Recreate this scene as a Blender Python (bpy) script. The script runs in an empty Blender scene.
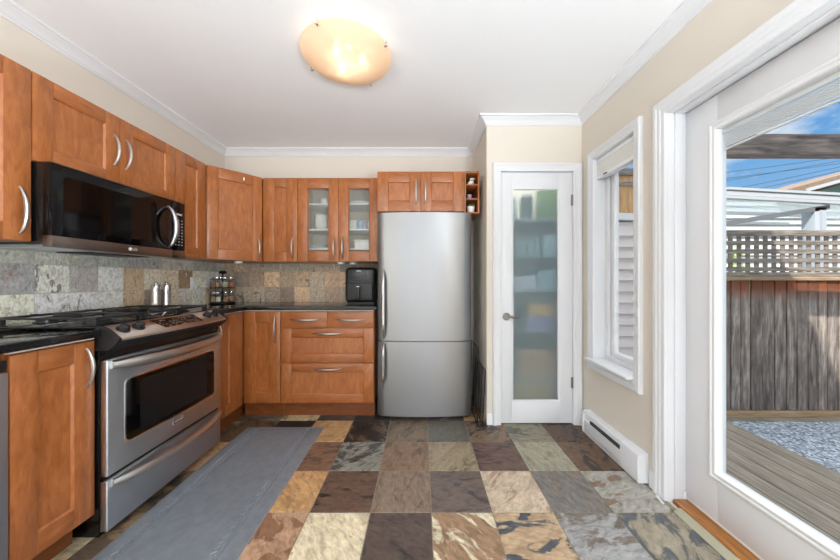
import bpy, bmesh, math, random
from mathutils import Vector, Matrix, noise as mnoise
R = random.Random(7)
PI = math.pi
SC = bpy.context.scene
COL = SC.collection

# ------------------------------------------------------------------ camera
F = 300.0
CAMZ = 1.165
cd = bpy.data.cameras.new('camera')
cd.sensor_width = 36.0
cd.lens = F / 840.0 * 36.0
cd.shift_x = -1.0 / 840.0
cd.clip_start = 0.02
cd.clip_end = 200
cam = bpy.data.objects.new('camera', cd)
COL.objects.link(cam)
cam.location = (0, 0, CAMZ)
cam.rotation_euler = (PI / 2, 0, 0)
SC.camera = cam


def lin(c):
    c = c / 255.0
    return c / 12.92 if c <= 0.04045 else ((c + 0.055) / 1.055) ** 2.4


def rgb(r, g, b):
    return (lin(r), lin(g), lin(b), 1.0)


# ------------------------------------------------------------------ world: blue sky with white clouds
W = bpy.data.worlds.new('sky')
SC.world = W
W.use_nodes = True
nt = W.node_tree
nt.nodes.clear()
n_out = nt.nodes.new('ShaderNodeOutputWorld')
n_bg = nt.nodes.new('ShaderNodeBackground')
n_tc = nt.nodes.new('ShaderNodeTexCoord')
n_sep = nt.nodes.new('ShaderNodeSeparateXYZ')
n_ramp = nt.nodes.new('ShaderNodeValToRGB')
n_map = nt.nodes.new('ShaderNodeMapping')
n_noise = nt.nodes.new('ShaderNodeTexNoise')
n_cr = nt.nodes.new('ShaderNodeValToRGB')
n_mix = nt.nodes.new('ShaderNodeMix')
n_mix.data_type = 'RGBA'
nt.links.new(n_tc.outputs['Generated'], n_sep.inputs[0])
nt.links.new(n_sep.outputs['Z'], n_ramp.inputs[0])
n_ramp.color_ramp.elements[0].position = 0.0
n_ramp.color_ramp.elements[0].color = rgb(170, 212, 244)
n_ramp.color_ramp.elements[1].position = 0.36
n_ramp.color_ramp.elements[1].color = rgb(84, 155, 222)
n_e2 = n_ramp.color_ramp.elements.new(0.62)
n_e2.color = rgb(240, 238, 234)
nt.links.new(n_tc.outputs['Generated'], n_map.inputs[0])
n_map.inputs['Location'].default_value = (0.62, 0.1, 0.13)
n_map.inputs['Scale'].default_value = (1.0, 1.0, 2.1)
nt.links.new(n_map.outputs[0], n_noise.inputs['Vector'])
n_noise.inputs['Scale'].default_value = 3.1
n_noise.inputs['Detail'].default_value = 9
n_noise.inputs['Roughness'].default_value = 0.55
nt.links.new(n_noise.outputs['Fac'], n_cr.inputs[0])
n_cr.color_ramp.elements[0].position = 0.47
n_cr.color_ramp.elements[0].color = (0, 0, 0, 1)
n_cr.color_ramp.elements[1].position = 0.56
n_cr.color_ramp.elements[1].color = (1, 1, 1, 1)
nt.links.new(n_cr.outputs[0], n_mix.inputs['Factor'])
nt.links.new(n_ramp.outputs[0], n_mix.inputs['A'])
n_mix.inputs['B'].default_value = rgb(236, 239, 244)
nt.links.new(n_mix.outputs['Result'], n_bg.inputs['Color'])
# the overhead sky, out of view, is boosted to add daylight
n_up = nt.nodes.new('ShaderNodeMapRange')
n_up.inputs['From Min'].default_value = 0.42
n_up.inputs['From Max'].default_value = 0.80
n_up.inputs['To Min'].default_value = 1.0
n_up.inputs['To Max'].default_value = 2.8
nt.links.new(n_sep.outputs['Z'], n_up.inputs['Value'])
nt.links.new(n_up.outputs[0], n_bg.inputs['Strength'])
nt.links.new(n_bg.outputs[0], n_out.inputs['Surface'])

# ------------------------------------------------------------------ sun and added fill lights behind the camera
SUND = Vector((0.463, 0.658, -1.0)).normalized()
sd = bpy.data.lights.new('sun', 'SUN')
sd.energy = 6.0
sd.angle = math.radians(0.6)
sd.color = (1.0, 0.95, 0.88)
sun = bpy.data.objects.new('sun', sd)
COL.objects.link(sun)
sun.rotation_euler = SUND.to_track_quat('-Z', 'Y').to_euler()
sun.location = (-6, -8, 14)


def area(name, loc, direction, sx, sy, energy, color=(1, 1, 1)):
    d = bpy.data.lights.new(name, 'AREA')
    d.shape = 'RECTANGLE'
    d.size = sx
    d.size_y = sy
    d.energy = energy
    d.color = color
    o = bpy.data.objects.new(name, d)
    COL.objects.link(o)
    o.location = loc
    o.rotation_euler = Vector(direction).to_track_quat('-Z', 'Y').to_euler()
    return o


REAR = -3.2
area('rear_fill_left', (-0.95, REAR - 0.02, 1.35), (0, 1, 0.12), 1.1, 1.9, 9, (0.95, 0.975, 1.0))  # added area light in an invented opening, brightens the kitchen from behind
area('rear_fill_right', (0.62, REAR - 0.02, 1.25), (0, 1, 0.12), 0.9, 2.1, 9, (0.95, 0.975, 1.0))  # second added area light, unseen, fills from the rear wall


def spot(name, loc, direction, energy, cone, color=(.85, .935, 1.0)):
    d = bpy.data.lights.new(name, 'SPOT')
    d.energy = energy
    d.spot_size = math.radians(cone)
    d.spot_blend = .35
    d.shadow_soft_size = .12
    d.color = color
    o = bpy.data.objects.new(name, d)
    COL.objects.link(o)
    o.location = loc
    o.rotation_euler = Vector(direction).to_track_quat('-Z', 'Y').to_euler()


# added fill spots behind the camera, some aimed up to bounce, some down
spot('bounce_fill_spot', (.95, -1.2, .9), (-.42, .12, 1), 215, 150)
spot('bounce_fill_spot', (-.9, -2.2, .9), (-.1, .14, 1), 240, 150)
for lx_ in (-.5, .2, .9):  # unseen down spots, added so the rear floor bounces light
    spot('rear_fill_down', (lx_, -1.5, 2.44), (0, .05, -1), 55, 135)

SC.view_settings.view_transform = 'Standard'
SC.view_settings.look = 'None'
SC.view_settings.exposure = 0.13
SC.view_settings.gamma = 1.0
SC.view_settings.use_curve_mapping = False
SC.cycles.max_bounces = 10
SC.cycles.diffuse_bounces = 5
SC.cycles.glossy_bounces = 4
SC.cycles.transmission_bounces = 8
SC.cycles.transparent_max_bounces = 12
SC.cycles.sample_clamp_indirect = 6.0


# ------------------------------------------------------------------ mesh helper
class MB:
    """Collects shapes; build() links them as one mesh object."""

    def __init__(self, M=None):
        self.v, self.f, self.mi = [], [], []
        self.M = M

    def add(self, verts, faces, mi=0):
        b = len(self.v)
        for p in verts:
            p = Vector(p)
            self.v.append(self.M @ p if self.M is not None else p)
        for f in faces:
            self.f.append([b + i for i in f])
            self.mi.append(mi)

    def add_bm(self, bm, mi=0):
        bm.verts.index_update()
        self.add([v.co.copy() for v in bm.verts], [[v.index for v in f.verts] for f in bm.faces], mi)
        bm.free()

    def box(self, x0, x1, y0, y1, z0, z1, bev=0.0, mi=0, seg=2):
        if bev <= 0:
            vs = [(x, y, z) for x in (x0, x1) for y in (y0, y1) for z in (z0, z1)]
            self.add(vs, [(0, 1, 3, 2), (4, 6, 7, 5), (0, 4, 5, 1), (2, 3, 7, 6), (0, 2, 6, 4), (1, 5, 7, 3)], mi)
            return self
        bm = bmesh.new()
        bmesh.ops.create_cube(bm, size=1.0)
        for v in bm.verts:
            v.co = Vector(((x0 + x1) / 2 + v.co.x * (x1 - x0), (y0 + y1) / 2 + v.co.y * (y1 - y0), (z0 + z1) / 2 + v.co.z * (z1 - z0)))
        bmesh.ops.bevel(bm, geom=list(bm.edges), offset=bev, segments=seg, affect='EDGES', profile=0.5)
        self.add_bm(bm, mi)
        return self

    def tube(self, pts, r, n=10, mi=0, flat=1.0, up=None, caps=True):
        pts = [Vector(p) for p in pts]
        m = len(pts)
        rs = r if isinstance(r, (list, tuple)) else [r] * m
        vs, fs = [], []
        prev = None
        for i in range(m):
            d = (pts[min(i + 1, m - 1)] - pts[max(i - 1, 0)]).normalized()
            if up is not None:
                a = d.cross(Vector(up))
                if a.length < 1e-6:
                    a = d.orthogonal()
            elif prev is None:
                a = d.orthogonal()
            else:
                a = prev - d * prev.dot(d)
                if a.length < 1e-6:
                    a = d.orthogonal()
            a.normalize()
            prev = a
            b = d.cross(a).normalized()
            for k in range(n):
                t = 2 * PI * k / n
                vs.append(pts[i] + (a * math.cos(t) + b * math.sin(t) * flat) * rs[i])
        for i in range(m - 1):
            for k in range(n):
                fs.append((i * n + k, i * n + (k + 1) % n, (i + 1) * n + (k + 1) % n, (i + 1) * n + k))
        if caps:
            fs.append(list(range(n))[::-1])
            fs.append([(m - 1) * n + k for k in range(n)])
        self.add(vs, fs, mi)
        return self

    def lathe(self, prof, c=(0, 0, 0), n=28, mi=0, sx=1.0, sy=1.0):
        vs, fs = [], []
        m = len(prof)
        for (r, z) in prof:
            for k in range(n):
                t = 2 * PI * k / n
                vs.append((c[0] + max(r, 1e-5) * math.cos(t) * sx, c[1] + max(r, 1e-5) * math.sin(t) * sy, c[2] + z))
        for i in range(m - 1):
            for k in range(n):
                fs.append((i * n + k, i * n + (k + 1) % n, (i + 1) * n + (k + 1) % n, (i + 1) * n + k))
        fs.append(list(range(n))[::-1])
        fs.append([(m - 1) * n + k for k in range(n)])
        self.add(vs, fs, mi)
        return self

    def prism(self, poly, lo, hi, to3=lambda u, v, d: (u, v, d), mi=0):
        n = len(poly)
        vs = [to3(u, v, lo) for u, v in poly] + [to3(u, v, hi) for u, v in poly]
        fs = [list(range(n))[::-1], list(range(n, 2 * n))]
        for i in range(n):
            j = (i + 1) % n
            fs.append((i, j, n + j, n + i))
        self.add(vs, fs, mi)
        return self

    def sweep(self, path, prof, to3, closed=False, mi=0):
        """prof = [(across, depth)] swept along a 2D path with mitred corners; across points to the path's right."""
        P = [Vector(p) for p in path]
        m = len(P)
        k = len(prof)
        vs, fs = [], []
        for i in range(m):
            if closed:
                d1 = (P[i] - P[i - 1]).normalized()
                d2 = (P[(i + 1) % m] - P[i]).normalized()
            else:
                d1 = (P[i] - P[i - 1]).normalized() if i > 0 else (P[1] - P[0]).normalized()
                d2 = (P[i + 1] - P[i]).normalized() if i < m - 1 else d1
            n1 = Vector((d1.y, -d1.x))
            n2 = Vector((d2.y, -d2.x))
            nn = (n1 + n2) / (1 + n1.dot(n2))
            for (a, d) in prof:
                q = P[i] + nn * a
                vs.append(to3(q.x, q.y, d))
        rng = m if closed else m - 1
        for i in range(rng):
            j = (i + 1) % m
            for q in range(k):
                w = (q + 1) % k
                fs.append((i * k + q, i * k + w, j * k + w, j * k + q))
        if not closed:
            fs.append(list(range(k))[::-1])
            fs.append([(m - 1) * k + q for q in range(k)])
        self.add(vs, fs, mi)
        return self

    def build(self, name, mats, parent=None, org=None, sharp=32, world=True):
        if not isinstance(mats, (list, tuple)):
            mats = [mats]
        o3 = Vector((0, 0, 0))
        if parent is not None and world:
            Mi = WORLD[parent.name].inverted()
        else:
            Mi = None
            if org is not None:
                o3 = Vector(org)
        me = bpy.data.meshes.new(name)
        vs = [(Mi @ p) if Mi is not None else p - o3 for p in self.v]
        me.from_pydata([tuple(p) for p in vs], [], self.f)
        bm = bmesh.new()
        bm.from_mesh(me)
        bmesh.ops.recalc_face_normals(bm, faces=bm.faces)
        bm.to_mesh(me)
        bm.free()
        for m in mats:
            me.materials.append(m)
        me.polygons.foreach_set('material_index', self.mi)
        me.polygons.foreach_set('use_smooth', [True] * len(me.polygons))
        me.set_sharp_from_angle(angle=math.radians(sharp))
        o = bpy.data.objects.new(name, me)
        COL.objects.link(o)
        if parent is not None:
            o.parent = parent
            WORLD[o.name] = WORLD[parent.name]
        else:
            o.location = o3
            WORLD[o.name] = Matrix.Translation(o3)
        return o


WORLD = {}


def tag(o, label, cat, group=None):
    o['label'] = label
    o['category'] = cat
    if group:
        o['group'] = group
    return o


def thing(name, label, cat, loc, rz=0.0, group=None):
    o = bpy.data.objects.new(name, None)
    o.empty_display_size = 0.1
    COL.objects.link(o)
    o.location = loc
    o.rotation_euler = (0, 0, rz)
    WORLD[o.name] = Matrix.Translation(Vector(loc)) @ Matrix.Rotation(rz, 4, 'Z')
    return tag(o, label, cat, group)


def struct(name, mb, mats, label=None, cat=None, **kw):
    o = mb.build(name, mats, **kw)
    o['kind'] = 'structure'
    o['label'] = label or name.replace('_', ' ')
    o['category'] = cat or 'room'
    return o


def dup(root, loc, rz, label, group=None):
    r = root.copy()
    COL.objects.link(r)
    r.location = loc
    r.rotation_euler = (0, 0, rz)
    r['label'] = label
    if group:
        r['group'] = group
    for ch in list(root.children):
        c = ch.copy()
        COL.objects.link(c)
        c.parent = r
        for g in list(ch.children):
            d = g.copy()
            COL.objects.link(d)
            d.parent = c
    return r


# ------------------------------------------------------------------ materials
MATS = {}


def mat(name, color, rough=0.5, metal=0.0, **kw):
    m = bpy.data.materials.new(name)
    m.use_nodes = True
    b = m.node_tree.nodes['Principled BSDF']
    b.inputs['Base Color'].default_value = color
    b.inputs['Roughness'].default_value = rough
    b.inputs['Metallic'].default_value = metal
    for k, v in kw.items():
        b.inputs[k].default_value = v
    MATS[name] = m
    return m


def nodes(m):
    t = m.node_tree
    return t, t.nodes, t.links, t.nodes['Principled BSDF']


def coords(m, scale=(1, 1, 1), kind='Object', rand=False):
    t, N, L, b = nodes(m)
    tc = N.new('ShaderNodeTexCoord')
    mp = N.new('ShaderNodeMapping')
    mp.inputs['Scale'].default_value = scale
    if rand:
        oi = N.new('ShaderNodeObjectInfo')
        va = N.new('ShaderNodeVectorMath')
        va.operation = 'MULTIPLY_ADD'
        va.inputs[1].default_value = (1, 1, 1)
        cb = N.new('ShaderNodeCombineXYZ')
        mul = N.new('ShaderNodeMath')
        mul.operation = 'MULTIPLY'
        mul.inputs[1].default_value = 13.7
        L.new(oi.outputs['Random'], mul.inputs[0])
        for i in range(3):
            L.new(mul.outputs[0], cb.inputs[i])
        L.new(tc.outputs[kind], va.inputs[0])
        L.new(cb.outputs[0], va.inputs[2])
        L.new(va.outputs[0], mp.inputs[0])
    else:
        L.new(tc.outputs[kind], mp.inputs[0])
    return mp.outputs[0]


def ntex(m, vec, scale, detail=4, rough=0.55, dist=0.0):
    t, N, L, b = nodes(m)
    n = N.new('ShaderNodeTexNoise')
    n.inputs['Scale'].default_value = scale
    n.inputs['Detail'].default_value = detail
    n.inputs['Roughness'].default_value = rough
    n.inputs['Distortion'].default_value = dist
    L.new(vec, n.inputs['Vector'])
    return n.outputs['Fac']


def ramp(m, fac, stops):
    t, N, L, b = nodes(m)
    r = N.new('ShaderNodeValToRGB')
    e = r.color_ramp.elements
    while len(e) < len(stops):
        e.new(0.5)
    for i, (p, c) in enumerate(stops):
        e[i].position = p
        e[i].color = c
    L.new(fac, r.inputs[0])
    return r.outputs[0]


def bump(m, fac, strength, dist=0.002):
    t, N, L, b = nodes(m)
    bp = N.new('ShaderNodeBump')
    bp.inputs['Strength'].default_value = strength
    bp.inputs['Distance'].default_value = dist
    L.new(fac, bp.inputs['Height'])
    L.new(bp.outputs[0], b.inputs['Normal'])


def base(m, col):
    t, N, L, b = nodes(m)
    L.new(col, b.inputs['Base Color'])


def noisy(name, c1, c2, scale=8, rough=0.5, bumpv=0.0, sc3=(1, 1, 1), metal=0.0, detail=4, lo=0.35, hi=0.65, rand=False, bd=0.002):
    m = mat(name, c1, rough, metal)
    v = coords(m, sc3, rand=rand)
    f = ntex(m, v, scale, detail)
    base(m, ramp(m, f, [(lo, c1), (hi, c2)]))
    if bumpv:
        bump(m, f, bumpv, bd)
    return m


def woodmat(name, sc3, cols):
    m = mat(name, cols[1], 0.32)
    v = coords(m, sc3, rand=True)
    f = ntex(m, v, 5.0, 6, 0.6, 0.6)
    v2 = coords(m, (sc3[0] * .18, sc3[1] * .18, sc3[2] * .35), rand=True)
    f2 = ntex(m, v2, 4.0, 3)
    c1 = ramp(m, f, [(0.25, cols[0]), (0.52, cols[1]), (0.78, cols[2])])
    t, N, L, b = nodes(m)
    mx = N.new('ShaderNodeMix')
    mx.data_type = 'RGBA'
    mx.blend_type = 'MULTIPLY'
    mx.inputs['Factor'].default_value = 0.55
    L.new(c1, mx.inputs['A'])
    L.new(ramp(m, f2, [(0.3, (.72, .68, .64, 1)), (0.7, (1, 1, 1, 1))]), mx.inputs['B'])
    L.new(mx.outputs['Result'], b.inputs['Base Color'])
    b.inputs['Coat Weight'].default_value = 0.3
    b.inputs['Coat Roughness'].default_value = 0.25
    return m


CH = [rgb(146, 83, 39), rgb(174, 104, 53), rgb(192, 123, 71)]
M_WV = woodmat('cherry_wood_vertical', (9, 9, 2.2), CH)
M_WH = woodmat('cherry_wood_horizontal', (2.2, 9, 9), [rgb(144, 82, 39), rgb(168, 99, 50), rgb(186, 117, 66)])
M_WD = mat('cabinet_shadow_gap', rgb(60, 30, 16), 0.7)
M_INT = mat('cabinet_interior', rgb(236, 226, 214), 0.6)
M_TOE = woodmat('toe_kick_wood_shaded', (2.2, 9, 9), [rgb(104, 56, 26), rgb(126, 70, 34), rgb(140, 82, 42)])  # darker copy of the wood, overhang shade put into its colour
WOOD = [M_WV, M_WH, M_WD, M_INT, M_TOE]

M_NICKEL = mat('brushed_nickel', rgb(205, 203, 200), 0.28, 1.0)
M_SATIN = mat('satin_nickel', rgb(158, 156, 153), 0.3, 1.0)
M_CHROME = mat('polished_chrome', rgb(220, 220, 222), 0.1, 1.0)


def steel(name, col, rough, sc3):
    m = mat(name, col, rough, 1.0)
    v = coords(m, sc3)
    f = ntex(m, v, 6.0, 3)
    t, N, L, b = nodes(m)
    rr = N.new('ShaderNodeMapRange')
    rr.inputs['To Min'].default_value = rough - 0.05
    rr.inputs['To Max'].default_value = rough + 0.05
    L.new(f, rr.inputs['Value'])
    L.new(rr.outputs[0], b.inputs['Roughness'])
    bump(m, f, 0.006, 0.001)
    b.inputs['Anisotropic'].default_value = 0.8
    b.inputs['Anisotropic Rotation'].default_value = 0.25
    tg = N.new('ShaderNodeTangent')
    tg.direction_type = 'RADIAL'
    tg.axis = 'Z'
    L.new(tg.outputs[0], b.inputs['Tangent'])
    return m


M_STEEL = steel('brushed_steel_fridge', rgb(153, 154, 156), 0.32, (1.5, 1.5, 90))
M_STEEL2 = steel('brushed_steel_range', rgb(208, 214, 221), 0.42, (1.5, 1.5, 90))
M_STEELD = steel('dark_steel_strip', rgb(140, 128, 122), 0.3, (1.5, 1.5, 90))
M_BLACK = mat('black_enamel', rgb(16, 16, 17), 0.22)
M_BLACKG = mat('black_glass', rgb(7, 7, 8), 0.05, **{'Specular IOR Level': .3})
M_BLACKM = mat('black_matte_plastic', rgb(26, 27, 29), 0.45)
M_IRON = noisy('cast_iron', rgb(30, 30, 31), rgb(44, 44, 45), 60, 0.34, 0.15)
M_WHITE = mat('white_paint_trim', rgb(227, 228, 231), 0.38)
M_CEIL = noisy('ceiling_paint', rgb(242, 242, 244), rgb(245, 245, 247), 300, 0.85, 0.05)
M_WALL = noisy('beige_wall_paint', rgb(220, 211, 199), rgb(224, 216, 204), 200, 0.75, 0.06)
M_PLASTICW = mat('white_plastic', rgb(238, 239, 241), 0.35)
M_CERAMIC = mat('white_ceramic', rgb(238, 238, 236), 0.2)
M_BLUEC = mat('pale_blue_ceramic', rgb(150, 175, 200), 0.25)
M_RUBBER = mat('grey_rubber', rgb(120, 120, 120), 0.7)
M_LED = mat('display_marks', rgb(205, 208, 214), 0.4)


def granite():
    m = mat('black_granite', rgb(24, 24, 25), 0.08)
    v = coords(m)
    f = ntex(m, v, 220, 3)
    base(m, ramp(m, f, [(0.45, rgb(14, 14, 15)), (0.62, rgb(34, 33, 33)), (0.75, rgb(90, 84, 78))]))
    return m


M_GRANITE = granite()


def arch_glass(name, tint, haze=0.0, hazecol=None, gloss_rough=0.02):
    m = bpy.data.materials.new(name)
    m.use_nodes = True
    t = m.node_tree
    t.nodes.clear()
    N, L = t.nodes, t.links
    out = N.new('ShaderNodeOutputMaterial')
    tr = N.new('ShaderNodeBsdfTransparent')
    tr.inputs[0].default_value = tint
    gl = N.new('ShaderNodeBsdfGlossy')
    gl.inputs['Roughness'].default_value = gloss_rough
    ge = N.new('ShaderNodeNewGeometry')
    dt = N.new('ShaderNodeVectorMath')
    dt.operation = 'DOT_PRODUCT'
    L.new(ge.outputs['Incoming'], dt.inputs[0])
    L.new(ge.outputs['Normal'], dt.inputs[1])
    ab = N.new('ShaderNodeMath')
    ab.operation = 'ABSOLUTE'
    L.new(dt.outputs['Value'], ab.inputs[0])
    om = N.new('ShaderNodeMath')
    om.operation = 'SUBTRACT'
    om.inputs[0].default_value = 1.0
    L.new(ab.outputs[0], om.inputs[1])
    pw = N.new('ShaderNodeMath')
    pw.operation = 'POWER'
    pw.inputs[1].default_value = 5.0
    L.new(om.outputs[0], pw.inputs[0])
    fr = N.new('ShaderNodeMath')
    fr.operation = 'MULTIPLY_ADD'
    fr.inputs[1].default_value = 0.5
    fr.inputs[2].default_value = 0.012
    L.new(pw.outputs[0], fr.inputs[0])
    mx = N.new('ShaderNodeMixShader')
    L.new(fr.outputs[0], mx.inputs[0])
    cur = tr.outputs[0]
    if haze > 0:
        df = N.new('ShaderNodeBsdfTranslucent')
        df.inputs[0].default_value = hazecol
        d2 = N.new('ShaderNodeBsdfDiffuse')
        d2.inputs[0].default_value = hazecol
        mm = N.new('ShaderNodeMixShader')
        mm.inputs[0].default_value = 0.6
        L.new(df.outputs[0], mm.inputs[1])
        L.new(d2.outputs[0], mm.inputs[2])
        m2 = N.new('ShaderNodeMixShader')
        m2.inputs[0].default_value = haze
        L.new(cur, m2.inputs[1])
        L.new(mm.outputs[0], m2.inputs[2])
        cur = m2.outputs[0]
    L.new(cur, mx.inputs[1])
    L.new(gl.outputs[0], mx.inputs[2])
    L.new(mx.outputs[0], out.inputs[0])
    return m


M_GLASS = arch_glass('window_glass', (0.97, 0.98, 0.98, 1))
M_CABGLASS = arch_glass('cabinet_glass', (0.95, 0.96, 0.95, 1), 0.10, rgb(200, 200, 196))
M_JARGLASS = arch_glass('jar_glass', (0.95, 0.97, 0.97, 1), .12, rgb(225, 228, 228))


def frosted():
    m = bpy.data.materials.new('frosted_glass')
    m.use_nodes = True
    t = m.node_tree
    t.nodes.clear()
    N, L = t.nodes, t.links
    out = N.new('ShaderNodeOutputMaterial')
    rf = N.new('ShaderNodeBsdfRefraction')
    rf.inputs['Color'].default_value = (0.88, 0.95, 0.97, 1)
    rf.inputs['Roughness'].default_value = 0.46
    rf.inputs['IOR'].default_value = 1.15
    df = N.new('ShaderNodeBsdfDiffuse')
    df.inputs[0].default_value = rgb(196, 216, 222)
    gl = N.new('ShaderNodeBsdfGlossy')
    gl.inputs['Roughness'].default_value = 0.2
    m0 = N.new('ShaderNodeMixShader')
    m0.inputs[0].default_value = 0.14
    L.new(rf.outputs[0], m0.inputs[1])
    L.new(df.outputs[0], m0.inputs[2])
    mx = N.new('ShaderNodeMixShader')
    mx.inputs[0].default_value = 0.06
    L.new(m0.outputs[0], mx.inputs[1])
    L.new(gl.outputs[0], mx.inputs[2])
    L.new(mx.outputs[0], out.inputs[0])
    return m


M_FROST = frosted()


def slate(name, rough, scale):
    m = mat(name, rgb(120, 110, 100), rough)
    t, N, L, b = nodes(m)
    ca = N.new('ShaderNodeVertexColor')
    ca.layer_name = 'tile_a'
    cb = N.new('ShaderNodeVertexColor')
    cb.layer_name = 'tile_b'
    co = N.new('ShaderNodeVertexColor')
    co.layer_name = 'tile_off'
    tc = N.new('ShaderNodeTexCoord')
    ad = N.new('ShaderNodeVectorMath')
    ad.operation = 'MULTIPLY_ADD'
    ad.inputs[1].default_value = (9, 9, 9)
    L.new(co.outputs['Color'], ad.inputs[0])
    L.new(tc.outputs['Object'], ad.inputs[2])
    rot = N.new('ShaderNodeVectorRotate')
    rot.rotation_type = 'AXIS_ANGLE'
    rot.inputs['Axis'].default_value = (0, 0, 1)
    am = N.new('ShaderNodeMath')
    am.operation = 'MULTIPLY'
    am.inputs[1].default_value = 6.28
    L.new(ca.outputs['Alpha'], am.inputs[0])
    L.new(am.outputs[0], rot.inputs['Angle'])
    L.new(ad.outputs[0], rot.inputs['Vector'])
    st = N.new('ShaderNodeMapping')
    st.inputs['Scale'].default_value = (1, 2.1, 1)
    L.new(rot.outputs[0], st.inputs[0])
    nb = ntex(m, st.outputs[0], scale, 7, 0.6, 0.9)
    sub = N.new('ShaderNodeMath')
    sub.operation = 'SUBTRACT'
    L.new(nb, sub.inputs[0])
    L.new(cb.outputs['Alpha'], sub.inputs[1])
    mr = N.new('ShaderNodeMapRange')
    mr.inputs['From Min'].default_value = -0.015
    mr.inputs['From Max'].default_value = 0.03
    L.new(sub.outputs[0], mr.inputs['Value'])
    mx = N.new('ShaderNodeMix')
    mx.data_type = 'RGBA'
    L.new(mr.outputs[0], mx.inputs['Factor'])
    L.new(ca.outputs['Color'], mx.inputs['A'])
    L.new(cb.outputs['Color'], mx.inputs['B'])
    fine = ntex(m, st.outputs[0], scale * 5, 6, 0.65, 0.4)
    mid = ntex(m, st.outputs[0], scale * 1.7, 5, 0.6, 1.5)
    vv = N.new('ShaderNodeMix')
    vv.data_type = 'RGBA'
    vv.blend_type = 'MULTIPLY'
    vv.inputs['Factor'].default_value = 0.8
    L.new(mx.outputs['Result'], vv.inputs['A'])
    L.new(ramp(m, fine, [(0.3, (.62, .6, .58, 1)), (0.52, (1, 1, 1, 1)), (0.72, (1.25, 1.22, 1.18, 1))]), vv.inputs['B'])
    v3 = N.new('ShaderNodeMix')
    v3.data_type = 'RGBA'
    v3.blend_type = 'MULTIPLY'
    v3.inputs['Factor'].default_value = 0.8
    L.new(vv.outputs['Result'], v3.inputs['A'])
    L.new(ramp(m, mid, [(0.33, (.6, .56, .52, 1)), (0.5, (1, 1, 1, 1)), (0.68, (1.2, 1.2, 1.2, 1))]), v3.inputs['B'])
    L.new(v3.outputs['Result'], b.inputs['Base Color'])
    sm = N.new('ShaderNodeMath')
    sm.operation = 'MULTIPLY_ADD'
    sm.inputs[1].default_value = 0.5
    L.new(fine, sm.inputs[0])
    L.new(mid, sm.inputs[2])
    bump(m, sm.outputs[0], 0.8, 0.006)
    return m


M_SLATE = slate('slate_floor_tile', 0.42, 5.0)
M_SLATEW = slate('slate_wall_tile', 0.5, 12.0)
M_GROUT = noisy('grout', rgb(128, 118, 104), rgb(150, 140, 124), 60, 0.9)
M_GROUTW = noisy('backsplash_grout', rgb(178, 168, 150), rgb(195, 186, 170), 60, 0.9)


GAIN = lambda c, g=1.45: tuple(min(.92, (v * .72 + .28 * (.35 * c[0] + .55 * c[1] + .1 * c[2])) * g) for v in c)


def tile_mesh(name, tiles, quad, back, mats, thick, bev):
    """tiles: (u0,u1,v0,v1,colA,colB,thr); quad maps (u,v,d) to space; back = list of faces for the grout bed."""
    verts, faces, mi, ca, cb, co = [], [], [], [], [], []

    def face(idx, m, a, b_, off):
        faces.append(idx)
        mi.append(m)
        for _ in idx:
            ca.append(a)
            cb.append(b_)
            co.append(off)
    for (u0, u1, v0, v1, A, B, thr) in tiles:
        rr = R.random()
        off = (R.random(), R.random(), R.random(), 1)
        a = (A[0], A[1], A[2], rr)
        b_ = (B[0], B[1], B[2], thr)
        i = len(verts)
        for (d, s) in ((0, 0), (thick - bev, 0), (thick, bev)):
            verts += [quad(u0 + s, v0 + s, d), quad(u1 - s, v0 + s, d), quad(u1 - s, v1 - s, d), quad(u0 + s, v1 - s, d)]
        for l in (0, 4):
            for q in range(4):
                w = (q + 1) % 4
                face((i + l + q, i + l + w, i + l + 4 + w, i + l + 4 + q), 0, a, b_, off)
        face((i + 8, i + 9, i + 10, i + 11), 0, a, b_, off)
    for fc in back:
        i = len(verts)
        verts += fc
        face(tuple(range(i, i + len(fc))), 1, (1, 1, 1, 1), (1, 1, 1, 1), (0, 0, 0, 1))
    me = bpy.data.meshes.new(name)
    me.from_pydata([tuple(v) for v in verts], [], faces)
    for m in mats:
        me.materials.append(m)
    me.polygons.foreach_set('material_index', mi)
    for nm, dat in (('tile_a', ca), ('tile_b', cb), ('tile_off', co)):
        at = me.color_attributes.new(nm, 'FLOAT_COLOR', 'CORNER')
        at.data.foreach_set('color', [x for c in dat for x in c])
    bm = bmesh.new()
    bm.from_mesh(me)
    bmesh.ops.recalc_face_normals(bm, faces=bm.faces)
    bm.to_mesh(me)
    bm.free()
    o = bpy.data.objects.new(name, me)
    COL.objects.link(o)
    WORLD[o.name] = Matrix.Identity(4)
    o['kind'] = 'structure'
    return o


# ------------------------------------------------------------------ room shell
XL, XR = -1.985, 1.30
YB = 3.03
YP = 2.423            # pantry wall
XBUMP = 0.53
ZC = 2.475

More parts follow.
